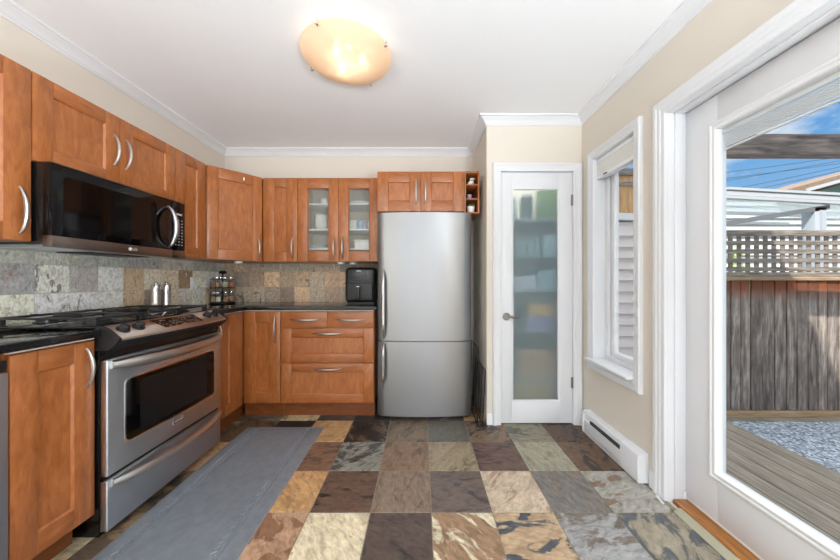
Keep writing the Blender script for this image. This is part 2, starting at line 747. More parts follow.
# floor: multicoloured slate tiles
C = lambda r, g, b: rgb(r, g, b)[:3]
FT = {
    (1, -6): (C(150, 128, 95), C(90, 72, 50), .52), (1, -5): (C(112, 84, 52), C(60, 48, 36), .55), (1, -4): (C(38, 37, 36), C(60, 54, 46), .6),
    (1, -3): (C(196, 148, 86), C(140, 100, 60), .66), (1, -2): (C(104, 78, 58), C(40, 38, 36), .46), (1, -1): (C(126, 104, 76), C(92, 74, 54), .56),
    (1, 0): (C(100, 96, 84), C(120, 96, 70), .62), (1, 1): (C(132, 104, 78), C(72, 66, 62), .52), (1, 2): (C(142, 134, 108), C(92, 92, 84), .58),
    (1, 3): (C(98, 70, 52), C(50, 46, 46), .56),
    (0, -6): (C(100, 84, 66), C(60, 52, 44), .5), (0, -5): (C(118, 104, 84), C(70, 62, 54), .52), (0, -4): (C(206, 176, 120), C(140, 118, 80), .58),
    (0, -3): (C(84, 66, 54), C(50, 42, 38), .5), (0, -2): (C(74, 60, 50), C(44, 40, 38), .5), (0, -1): (C(100, 80, 60), C(60, 50, 42), .55),
    (2, -4): (C(120, 96, 66), C(70, 58, 46), .5), (2, -3): (C(138, 98, 70), C(98, 76, 62), .55), (2, -2): (C(142, 142, 130), C(74, 76, 74), .5),
    (2, -1): (C(142, 108, 78), C(110, 88, 66), .58), (2, 0): (C(160, 140, 106), C(120, 104, 78), .6), (2, 1): (C(112, 82, 70), C(76, 62, 60), .55),
    (2, 2): (C(170, 162, 136), C(120, 116, 100), .62), (2, 3): (C(118, 86, 58), C(54, 48, 44), .55),
    (3, -5): (C(120, 96, 66), C(60, 52, 44), .5), (3, -4): (C(110, 86, 60), C(60, 52, 44), .5), (3, -3): (C(206, 154, 88), C(170, 124, 70), .64),
    (3, -2): (C(108, 80, 64), C(44, 42, 42), .57), (3, -1): (C(142, 118, 96), C(112, 88, 76), .56), (3, 0): (C(114, 97, 88), C(72, 70, 72), .58),
    (3, 1): (C(208, 184, 154), C(176, 142, 116), .56), (3, 2): (C(128, 122, 116), C(140, 112, 90), .58), (3, 3): (C(176, 172, 162), C(140, 112, 88), .56),
    (3, 4): (C(150, 140, 120), C(110, 100, 90), .56),
    (4, -5): (C(150, 120, 80), C(100, 80, 60), .5), (4, -4): (C(150, 116, 80), C(110, 84, 60), .5), (4, -3): (C(196, 150, 112), C(150, 104, 70), .52),
    (4, -2): (C(230, 212, 172), C(196, 150, 92), .6), (4, -1): (C(94, 76, 68), C(64, 58, 58), .58), (4, 0): (C(222, 210, 176), C(164, 126, 88), .47),
    (4, 1): (C(196, 162, 120), C(80, 86, 94), .52), (4, 2): (C(164, 164, 164), C(128, 116, 106), .52), (4, 3): (C(160, 148, 124), C(92, 96, 102), .48),
    (4, 4): (C(170, 150, 124), C(110, 108, 104), .5),
    (5, -2): (C(130, 100, 80), C(60, 60, 60), .55), (5, 1): (C(120, 120, 118), C(80, 80, 82), .5), (5, 2): (C(180, 170, 150), C(120, 110, 100), .5),
}
PAL = [C(150, 120, 85), C(110, 85, 66), C(140, 135, 120), C(200, 180, 140), C(90, 75, 66), C(120, 116, 110), C(196, 148, 90), C(160, 140, 110)]


def DESAT(c, k=.20):
    g = .3 * c[0] + .6 * c[1] + .1 * c[2]
    return tuple((v + (g - v) * k) * .93 for v in c)


tiles = []
TW, TR, G = 0.306, 0.328, 0.0022
for r in range(-2, 19):
    y1 = 2.4876 + TR - r * TR + 0
    # row r spans [2.4876 - r*TR + 0, + TR] with r = 1 ending at 2.4876
    y0 = 2.4876 - r * TR
    y1 = y0 + TR
    for c in range(-7, 5):
        x0 = 0.052 + TW * c
        x1 = x0 + TW
        A, B, thr = FT.get((r, c), (R.choice(PAL), R.choice(PAL), 0.5 + 0.1 * R.random()))
        gx0, gx1 = max(x0 + G, XL), min(x1 - G, XR + 0.0)
        gy0, gy1 = max(y0 + G, REAR), min(y1 - G, YB + 0.25)
        if gx1 - gx0 < 0.02 or gy1 - gy0 < 0.02:
            continue
        tiles.append((gx0, gx1, gy0, gy1, DESAT(A), DESAT(B), thr))
fl = tile_mesh('floor', tiles, lambda u, v, d: (u, v, d - 0.006), [[(XL - .1, REAR - .1, -0.0025), (XR + .02, REAR - .1, -0.0025), (XR + .02, YB + .3, -0.0025), (XL - .1, YB + .3, -0.0025)]],
               [M_SLATE, M_GROUT], 0.006, 0.0012)
fl['label'] = 'floor of square multicoloured slate tiles'
fl['category'] = 'floor'
fs = MB()
fs.box(XL - .1, XR + 0.1, REAR - .1, YB + .3, -0.1, -0.004)
struct('floor_slab', fs, M_GROUT, 'slab under the slate floor', 'floor')

mb = MB()
mb.box(XL + .01, XR - .014, REAR + .01, .18, .0005, .012, .003)  # invented pale floor cover, sends fill light back up to the ceiling
rg_ = tag(mb.build('floor_bounce_carpet', noisy('pale_bounce_carpet', rgb(222, 218, 212), rgb(236, 232, 226), 120, .95, .2), org=(-.3, -1.5, 0)), 'invented pale carpet behind the camera that bounces light up', 'floor')
rg_['kind'] = 'structure'
mb = MB()
mb.box(XL - .12, XR + .15, REAR - .12, YB + .35, ZC, ZC + 0.12)
struct('ceiling', mb, M_CEIL, 'flat white painted ceiling', 'ceiling')
mb = MB()
mb.box(XL - .12, XL, REAR - .12, YB + .12, 0, ZC)
struct('wall_left', mb, M_WALL, 'beige wall behind the range', 'wall')
mb = MB()
mb.box(XL, XR + .15, YB + 0.001, YB + .12, 0, ZC)
struct('wall_back', mb, M_WALL, 'beige wall behind the refrigerator', 'wall')
mb = MB()
mb.box(XBUMP, XBUMP + .09, YP + .1, YB, 0, ZC)
struct('wall_pantry_side', mb, M_WALL, 'side of the pantry closet beside the refrigerator', 'wall')
# pantry front wall with the door opening
PDX0, PDX1, PDZ = 0.640, 1.232, 2.045
mb = MB()
mb.box(XBUMP, PDX0, YP, YP + .1, 0, ZC)
mb.box(PDX1, XR + .15, YP, YP + .1, 0, ZC)
mb.box(PDX0, PDX1, YP, YP + .1, PDZ, ZC)
struct('wall_pantry', mb, M_WALL, 'pale beige closet wall around the frosted door', 'wall')
# right wall with window and patio door openings
WY0, WY1, WZ0, WZ1 = 1.815, 2.245, 0.555, 2.065
DY0, DY1, DZ = 0.645, 1.585, 2.05
XO = XR + 0.15
mb = MB()
mb.box(XR, XO, WY1, YP - .001, 0, ZC)
mb.box(XR, XO, WY0, WY1, 0, WZ0)
mb.box(XR, XO, WY0, WY1, WZ1, ZC)
mb.box(XR, XO, DY1, WY0, 0, ZC)
mb.box(XR, XO, DY0, DY1, DZ, ZC)
mb.box(XR, XO, DY0, DY1, -0.1, -0.001)
mb.box(XR, XO, REAR, DY0, 0, ZC)
struct('wall_right', mb, M_WALL, 'beige wall with the window and the patio door', 'wall')
# unseen rear wall; its openings are invented to let fill light in
mb = MB()
RY0, RY1 = REAR - .12, REAR
mb.box(XL - .0, -1.5, RY0, RY1, 0, ZC)
mb.box(-1.5, -0.4, RY0, RY1, 0, .4)
mb.box(-1.5, -0.4, RY0, RY1, 2.3, ZC)
mb.box(-0.4, 0.17, RY0, RY1, 0, ZC)
mb.box(0.17, 1.07, RY0, RY1, 2.3, ZC)
mb.box(1.07, XO, RY0, RY1, 0, ZC)
struct('wall_rear', mb, M_WALL, 'rear wall with tall openings', 'wall')

# crown moulding
CP = [(0, 0), (0, -.062), (.008, -.062), (.010, -.054), (.016, -.050), (.022, -.040), (.034, -.028), (.048, -.020), (.054, -.014), (.066, -.012), (.068, 0)]
mb = MB()
mb.sweep([(XL, REAR), (XL, YB), (XBUMP, YB), (XBUMP, YP), (XR, YP), (XR, REAR)], CP, lambda u, v, d: (u, v, ZC + d))
struct('trim_1', mb, M_WHITE, 'white crown moulding around the ceiling', 'trim', sharp=25)

# casing profiles: (across outward, out of the wall)
def casing_prof(w):
    return [(0, 0), (0, .012), (.004, .016), (.012, .017), (w * .35, .016), (w * .4, .019), (w * .62, .021), (w * .68, .024), (w - .006, .025), (w, .020), (w, 0)]


mb = MB()
# path goes up, across and down with its right side pointing outward: start near bottom going so that right = outward
mb.sweep([(PDX1 - .004, 0), (PDX1 - .004, PDZ - .006), (PDX0 + .004, PDZ - .006), (PDX0 + .004, 0)], casing_prof(.066), lambda u, v, d: (u, YP - d, v))
# jambs and stop
mb.box(PDX0, PDX0 + .006, YP - .002, YP + .1, 0, PDZ)
mb.box(PDX1 - .006, PDX1, YP - .002, YP + .1, 0, PDZ)
mb.box(PDX0, PDX1, YP - .002, YP + .1, PDZ - .006, PDZ)
struct('trim_2', mb, M_WHITE, 'white casing around the frosted pantry door', 'trim', sharp=25)

mb = MB()
mb.sweep([(DY0 + .004, 0), (DY0 + .004, DZ - .004), (DY1 - .004, DZ - .004), (DY1 - .004, 0)][::-1], casing_prof(.076), lambda u, v, d: (XR - d, u, v))
# jamb boards and stepped stops
for (a, b_) in ((DY1 - .006, DY1), (DY0, DY0 + .006)):
    mb.box(XR - .004, XO, a, b_, 0, DZ)
mb.box(XR - .004, XO, DY0, DY1, DZ - .006, DZ)
mb.box(XR + .03, XR + .075, DY1 - .016, DY1 - .006, 0, DZ - .006, .002)
mb.box(XR + .03, XR + .075, DY0 + .006, DY0 + .016, 0, DZ - .006, .002)
mb.box(XR + .03, XR + .075, DY0 + .006, DY1 - .006, DZ - .016, DZ - .006, .002)
struct('trim_3', mb, M_WHITE, 'white casing and jamb around the patio door', 'trim', sharp=25)

mb = MB()
mb.sweep([(WY0 + .003, WZ0 - .0), (WY0 + .003, WZ1), (WY1 - .003, WZ1), (WY1 - .003, WZ0)][::-1], casing_prof(.062), lambda u, v, d: (XR - d, u, v), closed=True)
struct('trim_4', mb, M_WHITE, 'white casing around the side window', 'trim', sharp=25)

# baseboards
def baseb(name, p0, p1, h=.09):
    m_ = MB()
    pr = [(0, 0), (.013, 0), (.013, h * .72), (.009, h * .8), (.008, h * .93), (.004, h), (0, h)]
    m_.sweep([p0, p1], pr, lambda u, v, d: (u, v, d))
    return struct(name, m_, M_WHITE, 'white baseboard', 'trim')


baseb('baseboard_pantry', (XBUMP - 0.0, YP), (PDX0 - .064, YP))
baseb('baseboard_pantry_corner', (PDX1 + .064, YP), (XR, YP))
baseb('baseboard_right', (XR, WY0 - .12), (XR, DY1 + .074))
baseb('baseboard_right_rear', (XR, DY0 - .08), (XR, REAR))
baseb('baseboard_left', (XL, REAR), (XL, 0.3))

# ------------------------------------------------------------------ slate backsplash
LIGHT = [C(206, 196, 172), C(214, 204, 184), C(200, 196, 184), C(190, 184, 176), C(212, 200, 176), C(176, 150, 116), C(186, 178, 166)]
TAN = [C(176, 142, 104), C(160, 132, 102), C(196, 160, 116), C(150, 130, 112), C(170, 150, 122), C(140, 116, 98), C(184, 158, 124)]
GRN = [C(158, 160, 146), C(150, 152, 142), C(168, 166, 154), C(146, 146, 142)]
BL = {(1, 1): C(146, 146, 146), (1, 2): C(208, 196, 180), (1, 3): C(162, 154, 150), (1, 4): C(204, 198, 188), (1, 5): C(178, 150, 112), (1, 6): C(204, 184, 160),
      (1, 7): C(196, 176, 150), (1, 8): C(150, 120, 80), (0, 1): C(206, 194, 172), (0, 2): C(212, 204, 190), (0, 3): C(204, 202, 196), (0, 4): C(206, 196, 184),
      (0, 5): C(180, 150, 112), (0, 6): C(150, 130, 112), (0, 7): C(196, 180, 156), (0, 8): C(186, 180, 172)}
ZB0 = 0.951
tl = []
P6 = 0.152
for r_ in range(3):
    z0 = ZB0 + P6 * r_ - .008
    z1 = min(z0 + P6, 1.331)
    for k in range(-2, 12):
        y0 = 1.535 - P6 + P6 * (k - 1)
        y1 = y0 + P6
        if y1 > YB - .008:
            y1 = YB - .008
        if y1 - y0 < .03:
            continue
        A = BL.get((r_, k))
        if A is None:
            A = R.choice(GRN if r_ == 2 else LIGHT)
        if r_ == 2:
            A = R.choice(GRN)
        B = R.choice([C(150, 120, 110), C(130, 126, 122), C(190, 176, 150), C(120, 112, 108)])
        tl.append((y0 + .0015, y1 - .0015, z0 + .0015, z1 - .0015, GAIN(A, 1.72), GAIN(B, 1.7), .60 + .08 * R.random()))
o = tile_mesh('backsplash_left', tl, lambda u, v, d: (XL + .002 + d, u, v), [[(XL + .006, .95, .93), (XL + .006, YB - .006, .93), (XL + .006, YB - .006, 1.332), (XL + .006, .95, 1.332)]], [M_SLATEW, M_GROUTW], .007, .001)
o['label'] = 'pale slate tile backsplash on the wall behind the range'
o['category'] = 'wall tiles'
tl = []
for r_ in range(3):
    z0 = ZB0 + P6 * r_ - .008
    z1 = min(z0 + P6, 1.331)
    for k in range(0, 11):
        x0 = XL + .01 + P6 * k - .06
        x1 = min(x0 + P6, -.36)
        x0 = max(x0, XL + .01)
        if x1 - x0 < .03:
            continue
        A = R.choice(TAN)
        if r_ == 2:
            A = R.choice([C(150, 138, 120), C(136, 128, 118), C(160, 140, 116)])
        B = R.choice([C(120, 100, 90), C(110, 104, 98), C(170, 150, 120), C(196, 160, 120)])
        tl.append((x0 + .0015, x1 - .0015, z0 + .0015, z1 - .0015, GAIN(A, 1.6), GAIN(B, 1.5), .54 + .08 * R.random()))
o = tile_mesh('backsplash_back', tl, lambda u, v, d: (u, YB - .002 - d, v), [[(XL + .006, YB - .006, .93), (-.36, YB - .006, .93), (-.36, YB - .006, 1.332), (XL + .006, YB - .006, 1.332)]], [M_SLATEW, M_GROUTW], .007, .001)
o['label'] = 'tan slate tile backsplash behind the air fryer'
o['category'] = 'wall tiles'

# ------------------------------------------------------------------ pantry door
door1 = MB()
sx0, sx1, sz0, sz1 = PDX0 + .008, PDX1 - .008, .008, PDZ - .009
gx0, gx1, gz0, gz1 = .735, 1.122, .180, 1.910
yf, yb_ = YP + .004, YP + .040
door1.box(sx0, gx0, yf, yb_, sz0, sz1, .0015)
door1.box(gx1, sx1, yf, yb_, sz0, sz1, .0015)
door1.box(gx0, gx1, yf, yb_, sz0, gz0, .0015)
door1.box(gx0, gx1, yf, yb_, gz1, sz1, .0015)
d1 = struct('door_1', door1, M_WHITE, 'white pantry door with a tall frosted glass panel', 'door')
mb = MB()
mb.sweep([(gx0, gz0), (gx1, gz0), (gx1, gz1), (gx0, gz1)], [(0, 0), (0, .006), (-.004, .006), (-.012, .002), (-.014, -.014), (0, -.014)], lambda u, v, d: (u, yf - d + .003, v), closed=True)
mb.build('glass_bead', M_WHITE, d1)
mb = MB()
mb.box(gx0 + .002, gx1 - .002, yf + .016, yf + .022, gz0 + .002, gz1 - .002)
mb.build('glass_pane', M_FROST, d1)
lx, lz = .690, .870
mb = MB()
mb.tube([(lx, yf, lz), (lx, yf - .006, lz), (lx, yf - .010, lz)], [.031, .031, .026], 24)
mb.tube([(lx, yf - .008, lz), (lx, yf - .045, lz)], .011, 14)
mb.tube([(lx - .006, yf - .046, lz), (lx + .02, yf - .048, lz + .002), (lx + .055, yf - .046, lz - .006), (lx + .085, yf - .042, lz - .002), (lx + .10, yf - .040, lz + .004)],
        [.010, .0105, .009, .008, .006], 12)
mb.build('door_lever', M_SATIN, d1)
for hz in (1.81, .335):
    mb = MB()
    mb.tube([(sx1 + .005, yf - .005, hz - .045), (sx1 + .005, yf - .005, hz + .045)], .0065, 10)
    mb.tube([(sx1 + .005, yf - .005, hz + .045), (sx1 + .005, yf - .005, hz + .052)], [.004, .002], 10)
    mb.box(sx1 - .012, sx1 + .001, yf - .0025, yf + .0005, hz - .044, hz + .044)
    mb.build('hinge', M_SATIN, d1)

# ------------------------------------------------------------------ patio door
XD = 1.392
sy0, sy1, dz0, dz1 = DY0 + .010, DY1 - .008, .030, DZ - .012
g0, g1, gz0, gz1 = .815, 1.410, .258, 1.876
mb = MB()
mb.box(XD, XD + .044, sy0, g0, dz0, dz1, .002)
mb.box(XD, XD + .044, g1, sy1, dz0, dz1, .002)
mb.box(XD, XD + .044, g0, g1, dz0, gz0, .002)
mb.box(XD, XD + .044, g0, g1, gz1, dz1, .002)
d2 = struct('door_2', mb, M_WHITE, 'white patio door with a full glass panel', 'door')
mb = MB()
LP = [(.036, 0), (.036, .006), (.030, .010), (.022, .011), (.018, .007), (.012, .008), (.006, .012), (.001, .012), (-.004, .006), (-.006, -.004), (-.006, -.02), (.0, -.02)]
mb.sweep([(g0, gz0), (g1, gz0), (g1, gz1), (g0, gz1)], LP, lambda u, v, d: (XD - d, u, v), closed=True)
mb.build('glazing_frame', M_PLASTICW, d2, sharp=25)
mb = MB()
mb.box(XD + .012, XD + .016, g0 + .002, g1 - .002, gz0 + .002, gz1 - .002)
mb.box(XD + .034, XD + .038, g0 + .002, g1 - .002, gz0 + .002, gz1 - .002)
mb.build('glass_pane', M_GLASS, d2)
mb = MB()
mb.box(XD + .018, XD + .032, g0 + .006, g1 - .006, gz1 - .026, gz1 - .004, .002)
for i in range(8):
    z = gz1 - .036 - i * .0078
    mb.box(XD + .019, XD + .031, g0 + .008, g1 - .008, z, z + .0030)
mb.box(XD + .019, XD + .031, g0 + .008, g1 - .008, gz1 - .106, gz1 - .098, .002)
mb.build('raised_blind', M_PLASTICW, d2)
# weather strip and sill threshold
mb = MB()
mb.box(XR + .012, XD - .002, DY0 + .008, DY1 - .018, .0, .022, .004)
M_OAK = noisy('varnished_oak_sill', rgb(184, 120, 52), rgb(136, 82, 34), 9, 0.3, 0.05, (8, 1.2, 8), detail=6)
struct('trim_5', mb, M_OAK, 'orange varnished wooden sill below the patio door', 'trim')
mb = MB()
mb.prism([(XR - .028, 0), (XR + .010, 0), (XR + .010, .017), (XR + .002, .018), (XR - .024, .004)], DY0 + .0, DY1 - .075, lambda u, v, d: (u, d, v))
M_STRIP = mat('grey_edge_strip', rgb(172, 168, 146), 0.45)
struct('trim_6', mb, M_STRIP, 'grey bevelled edge strip along the wooden sill', 'trim')
mb = MB()
mb.box(XR + .076, XR + .088, DY1 - .018, DY1 - .006, .02, .06, .003)
mb.build('corner_seal', M_PLASTICW, d2)
mb = MB()
mb.tube([(XR - .035, DY1 + .024, .007), (XR - .045, DY1 - .03, .007)], [.007, .006], 10)
mb = tag(mb.build('rubber_bumper', M_PLASTICW, org=(XR - .04, DY1, 0)), 'small white rubber bumper at the foot of the patio door casing', 'bumper')

# ------------------------------------------------------------------ side window
mb = MB()
XW = 1.375
mb.box(XR - .002, XO + .02, WY0, WY0 + .004, WZ0, WZ1)
mb.box(XR - .002, XO + .02, WY1 - .004, WY1, WZ0, WZ1)
mb.box(XR - .002, XO + .02, WY0, WY1, WZ1 - .004, WZ1)
mb.box(XR - .002, XO + .02, WY0, WY1, WZ0, WZ0 + .004)
# outer vinyl frame
fy0, fy1, fz0, fz1 = WY0 + .004, WY1 - .004, WZ0 + .02, WZ1 - .004
mb.sweep([(fy0, fz0), (fy1, fz0), (fy1, fz1), (fy0, fz1)], [(0, 0), (-.03, 0), (-.03, -.02), (-.022, -.02), (-.022, -.05), (-.03, -.05), (-.03, -.075), (0, -.075)], lambda u, v, d: (XW - d, u, v), closed=True)
w1 = struct('window_1', mb, M_WHITE, 'tall narrow white framed window beside the pantry', 'window')
mb = MB()
q0, q1, q2, q3 = fy0 + .032, fy1 - .032, fz0 + .03, fz1 - .03
mb.sweep([(q0, q2), (q1, q2), (q1, q3), (q0, q3)], [(.006, 0), (-.03, 0), (-.036, -.008), (-.036, -.03), (.006, -.03)], lambda u, v, d: (XW + .028 - d, u, v), closed=True)
mb.build('sash', M_PLASTICW, w1)
mb = MB()
mb.box(XW + .044, XW + .048, q0 + .03, q1 - .03, q2 + .03, q3 - .03)
mb.box(XW + .053, XW + .056, q0 + .03, q1 - .03, q2 + .03, q3 - .03)
mb.build('glass_pane', M_GLASS, w1)
mb = MB()
mb.box(XR - .055, XR + .078, WY0 + .006, WY1 + .052, WZ0 + .0, WZ0 + .024, .008, seg=3)
mb.build('sill', M_WHITE, w1)
# rolled up cellular shade
sh = thing('window_shade', 'white honeycomb shade pulled up to the top of the side window', 'shade', (XR + .035, (WY0 + WY1) / 2, WZ1 - .16))
mb = MB()
mb.box(XR + .008, XR + .062, WY0 + .012, WY1 - .012, WZ1 - .036, WZ1 - .006, .004)
mb.build('headrail', M_PLASTICW, sh)
M_SHADE = noisy('shade_fabric', rgb(228, 226, 222), rgb(238, 236, 232), 220, 0.8, 0.1)
mb = MB()
for i in range(8):
    z = WZ1 - .048 - i * .0105
    mb.prism([(XR + .014, z), (XR + .035, z + .006), (XR + .056, z), (XR + .035, z - .005)], WY0 + .014, WY1 - .014, lambda u, v, d: (u, d, v))
mb.box(XR + .016, XR + .054, WY0 + .014, WY1 - .014, WZ1 - .128, WZ1 - .036)
mb.build('pleats', M_SHADE, sh)
mb = MB()
mb.box(XR + .010, XR + .060, WY0 + .012, WY1 - .012, WZ1 - .154, WZ1 - .128, .004)
mb.build('bottom_rail', M_PLASTICW, sh)
mb = MB()
mb.box(XR + .004, XR + .010, 2.11, 2.15, WZ1 - .146, WZ1 - .138, .001)
mb.build('pull_tab', M_BLACKM, sh)

# ------------------------------------------------------------------ baseboard heater
ht = thing('baseboard_heater', 'long white electric baseboard heater under the side window', 'heater', (XR - .03, 2.0, 0))
hx = XR - .002
mb = MB()
pf = [(hx, .012), (hx - .05, .012), (hx - .056, .02), (hx - .060, .050), (hx - .060, .108), (hx - .046, .112), (hx - .046, .128), (hx - .056, .134), (hx - .052, .160), (hx - .040, .168), (hx, .168)]
mb.prism(pf, 1.86, 2.285, lambda u, v, d: (u, d, v))
mb.build('body', M_WHITE, ht)
mb = MB()
pe = [(hx, .006), (hx - .058, .006), (hx - .064, .014), (hx - .064, .150), (hx - .058, .164), (hx - .044, .172), (hx, .172)]
mb.prism(pe, 1.71, 1.862, lambda u, v, d: (u, d, v))
mb.build('end_cap', M_WHITE, ht)
mb = MB()
mb.prism(pe, 2.283, 2.30, lambda u, v, d: (u, d, v))
mb.build('end_cap', M_WHITE, ht)
mb = MB()
mb.box(hx - .0605, hx - .044, 1.875, 2.20, .1085, .1285)
for i in range(14):
    y = 1.885 + i * .0225
    mb.box(hx - .0612, hx - .045, y, y + .002, .108, .129, mi=1)
mb.build('louver', [M_BLACKM, M_RUBBER], ht)
mb = MB()
mb.box(hx - .052, hx - .005, 1.86, 2.285, .001, .012)
mb.build('bottom_strip', M_WHITE, ht)

# ------------------------------------------------------------------ cabinets (local: x along the front, y into the cabinet, z up; the door front is y = 0)
DT = 0.019


def shaker(mb, x0, x1, z0, z1, st=.062, rl=.062, panel=True, y=0.0):
    b = .002
    mb.box(x0, x0 + st, y, y + DT, z0, z1, b, 0)
    mb.box(x1 - st, x1, y, y + DT, z0, z1, b, 0)
    mb.box(x0 + st + .0003, x1 - st - .0003, y, y + DT, z0, z0 + rl, b, 1)
    mb.box(x0 + st + .0003, x1 - st - .0003, y, y + DT, z1 - rl, z1, b, 1)
    mb.sweep([(x0 + st, z0 + rl), (x1 - st, z0 + rl), (x1 - st, z1 - rl), (x0 + st, z1 - rl)], [(.001, .0005), (-.006, .0105), (.001, .0105)],
             lambda u, v, d: (u, y + d, v), closed=True)
    if panel:
        mb.box(x0 + st - .004, x1 - st + .004, y + .010, y + .016, z0 + rl - .004, z1 - rl + .004, 0, 0)


CHAMF = True


def bow(mb, p0, p1, out, h, r=.0066, n=15):
    p0, p1, out = Vector(p0), Vector(p1), Vector(out)
    pts, rs = [], []
    for i in range(n):
        t = i / (n - 1)
        s = 4 * t * (1 - t)
        pts.append(p0.lerp(p1, t) + out * h * (s ** .8))
        rs.append(r * (.72 + .5 * s))
    mb.tube(pts, rs, 10, 0, 1.0, up=out)


GAPS = .0015


def door(cab, x0, x1, z0, z1, handle, kind='panel', st=.062, rl=.062, hl=.17):
    """handle: 'l' or 'r' side with 'b' or 't' end, or None."""
    M = WORLD[cab.name]
    mb = MB(M)
    a0, a1, c0, c1 = x0 + GAPS, x1 - GAPS, z0 + GAPS, z1 - GAPS
    shaker(mb, a0, a1, c0, c1, st, rl, kind == 'panel')
    d = mb.build('door', WOOD, cab)
    if kind == 'glass':
        mb = MB(M)
        mb.box(a0 + st - .003, a1 - st + .003, .009, .013, c0 + rl - .003, c1 - rl + .003)
        mb.build('glass_pane', M_CABGLASS, d)
    if handle:
        hx_ = a0 + st * .42 if handle[0] == 'l' else a1 - st * .42
        if handle[1] == 'b':
            z_a = c0 + .028
        elif handle[1] == 't':
            z_a = c1 - .028 - hl
        else:
            z_a = (c0 + c1) / 2 - hl / 2
        mb = MB(M)
        bow(mb, (hx_, 0, z_a), (hx_, 0, z_a + hl), (0, -1, 0), .030)
        mb.build('handle', M_NICKEL, d)
    return d


def drawer(cab, x0, x1, z0, z1, panel=True, hl=.165, hz=None):
    M = WORLD[cab.name]
    mb = MB(M)
    a0, a1, c0, c1 = x0 + GAPS, x1 - GAPS, z0 + GAPS, z1 - GAPS
    if panel:
        shaker(mb, a0, a1, c0, c1, .085, .075)
    else:
        mb.box(a0, a1, 0, DT, c0, c1, .0015, 1)
    d = mb.build('drawer', WOOD, cab)
    xc = (a0 + a1) / 2
    z = hz if hz is not None else (c0 + c1) / 2
    mb = MB(M)
    bow(mb, (xc - hl / 2, 0, z), (xc + hl / 2, 0, z), (0, -1, 0), .030)
    mb.build('handle', M_NICKEL, d)
    return d


def carcass(cab, w, h, d, z0=0.0, hollow=False, shelves=(), name='body'):
    M = WORLD[cab.name]
    mb = MB(M)
    y0 = DT + .002
    t = .016
    if not hollow:
        mb.box(.0005, w - .0005, y0, d, z0, h, .0008, 0)
        return mb.build(name, WOOD, cab)
    mb.box(.0005, t, y0, d, z0, h, 0, 0)
    mb.box(w - t, w - .0005, y0, d, z0, h, 0, 0)
    mb.box(t, w - t, y0, d, z0, z0 + t, 0, 0)
    mb.box(t, w - t, y0, d, h - t, h, 0, 0)
    mb.box(t, w - t, d - .008, d, z0 + t, h - t, 0, 0)
    # pale lining
    e = .0015
    mb.box(t, t + e, y0 + .004, d - .008, z0 + t, h - t, 0, 3)
    mb.box(w - t - e, w - t, y0 + .004, d - .008, z0 + t, h - t, 0, 3)
    mb.box(t, w - t, d - .008 - e, d - .008, z0 + t, h - t, 0, 3)
    mb.box(t, w - t, y0 + .004, d - .008, z0 + t, z0 + t + e, 0, 3)
    mb.box(t, w - t, y0 + .004, d - .008, h - t - e, h - t, 0, 3)
    b = mb.build(name, WOOD, cab)
    for s in shelves:
        ms = MB(M)
        ms.box(t + .002, w - t - .002, y0 + .02, d - .011, s, s + .014, .001)
        ms.build('shelf', M_PLASTICW, cab)
    return b


UZ0, UZ1 = 1.331, 2.082
UH = UZ1 - UZ0
UXF = -1.70        # front of the upper cabinets on the range wall
UD = 0.282
RZ = PI / 2
G_UP = 'cherry wood wall cabinets'
G_BASE = 'cherry wood base cabinets'

# upper, range wall
c = thing('wall_cabinet', 'tall cherry wood wall cabinet on the near side of the microwave', 'cabinet', (UXF, .90, UZ0), RZ, G_UP)
carcass(c, .41, UH, UD, hollow=True, shelves=(.26, .5))
door(c, 0, .41, 0, UH, 'rb', 'glass', .088, .072, .2)
c = thing('wall_cabinet', 'short cherry wood two door cabinet above the microwave', 'cabinet', (UXF, 1.312, 1.690), RZ, G_UP)
carcass(c, .766, UZ1 - 1.690, UD)
door(c, 0, .383, 0, UZ1 - 1.690, 'rm', 'panel', .075, .070, .17)
door(c, .383, .766, 0, UZ1 - 1.690, 'lm', 'panel', .075, .070, .17)
c = thing('wall_cabinet', 'narrow tall cherry wood wall cabinet between microwave and corner cabinet', 'cabinet', (UXF, 2.080, UZ0), RZ, G_UP)
carcass(c, .290, UH, UD)
door(c, 0, .290, 0, UH, None, 'panel', .085, .075)

# diagonal corner
P0, P1 = Vector((-1.698, 2.374)), Vector((-1.419, 2.688))
dd = P1 - P0
ang = math.atan2(dd.y, dd.x)
c = thing('wall_cabinet', 'diagonal cherry wood corner cabinet with a white sticker on its door', 'cabinet', (P0.x, P0.y, UZ0), ang, G_UP)
mb = MB()
nrm = Vector((-math.sin(ang), math.cos(ang)))
a = P0 + nrm * .021
b_ = P1 + nrm * .021
mb.prism([(a.x, a.y), (b_.x, b_.y), (-1.419, YB - .002), (XL + .002, YB - .002), (XL + .002, 2.374), (a.x, 2.374)], UZ0, UZ1)
mb.build('body', WOOD, c)
dc = door(c, .003, dd.length - .003, 0, UH, 'rb', 'panel', .075, .085, .17)
mb = MB(WORLD[c.name])
mb.box(.262, .274, -.0012, 0, UH - .062, UH - .036)
mb.build('sticker', M_PLASTICW, dc)

UYF = 2.690
c = thing('wall_cabinet', 'narrow solid door wall cabinet beside the diagonal corner cabinet', 'cabinet', (-1.417, UYF, UZ0), 0, G_UP)
carcass(c, .309, UH, YB - UYF - .002)
door(c, 0, .309, 0, UH, 'rb', 'panel', .098, .085, .185)
c = thing('wall_cabinet', 'cherry wood wall cabinet with two glass doors showing white dishes', 'cabinet', (-1.107, UYF, UZ0), 0, G_UP)
GW = .735
carcass(c, GW, UH, YB - UYF - .002, hollow=True, shelves=(.110, .286, .520))
door(c, 0, GW / 2, 0, UH, 'rb', 'glass', .088, .090, .185)
door(c, GW / 2, GW, 0, UH, 'lb', 'glass', .088, .090, .185)

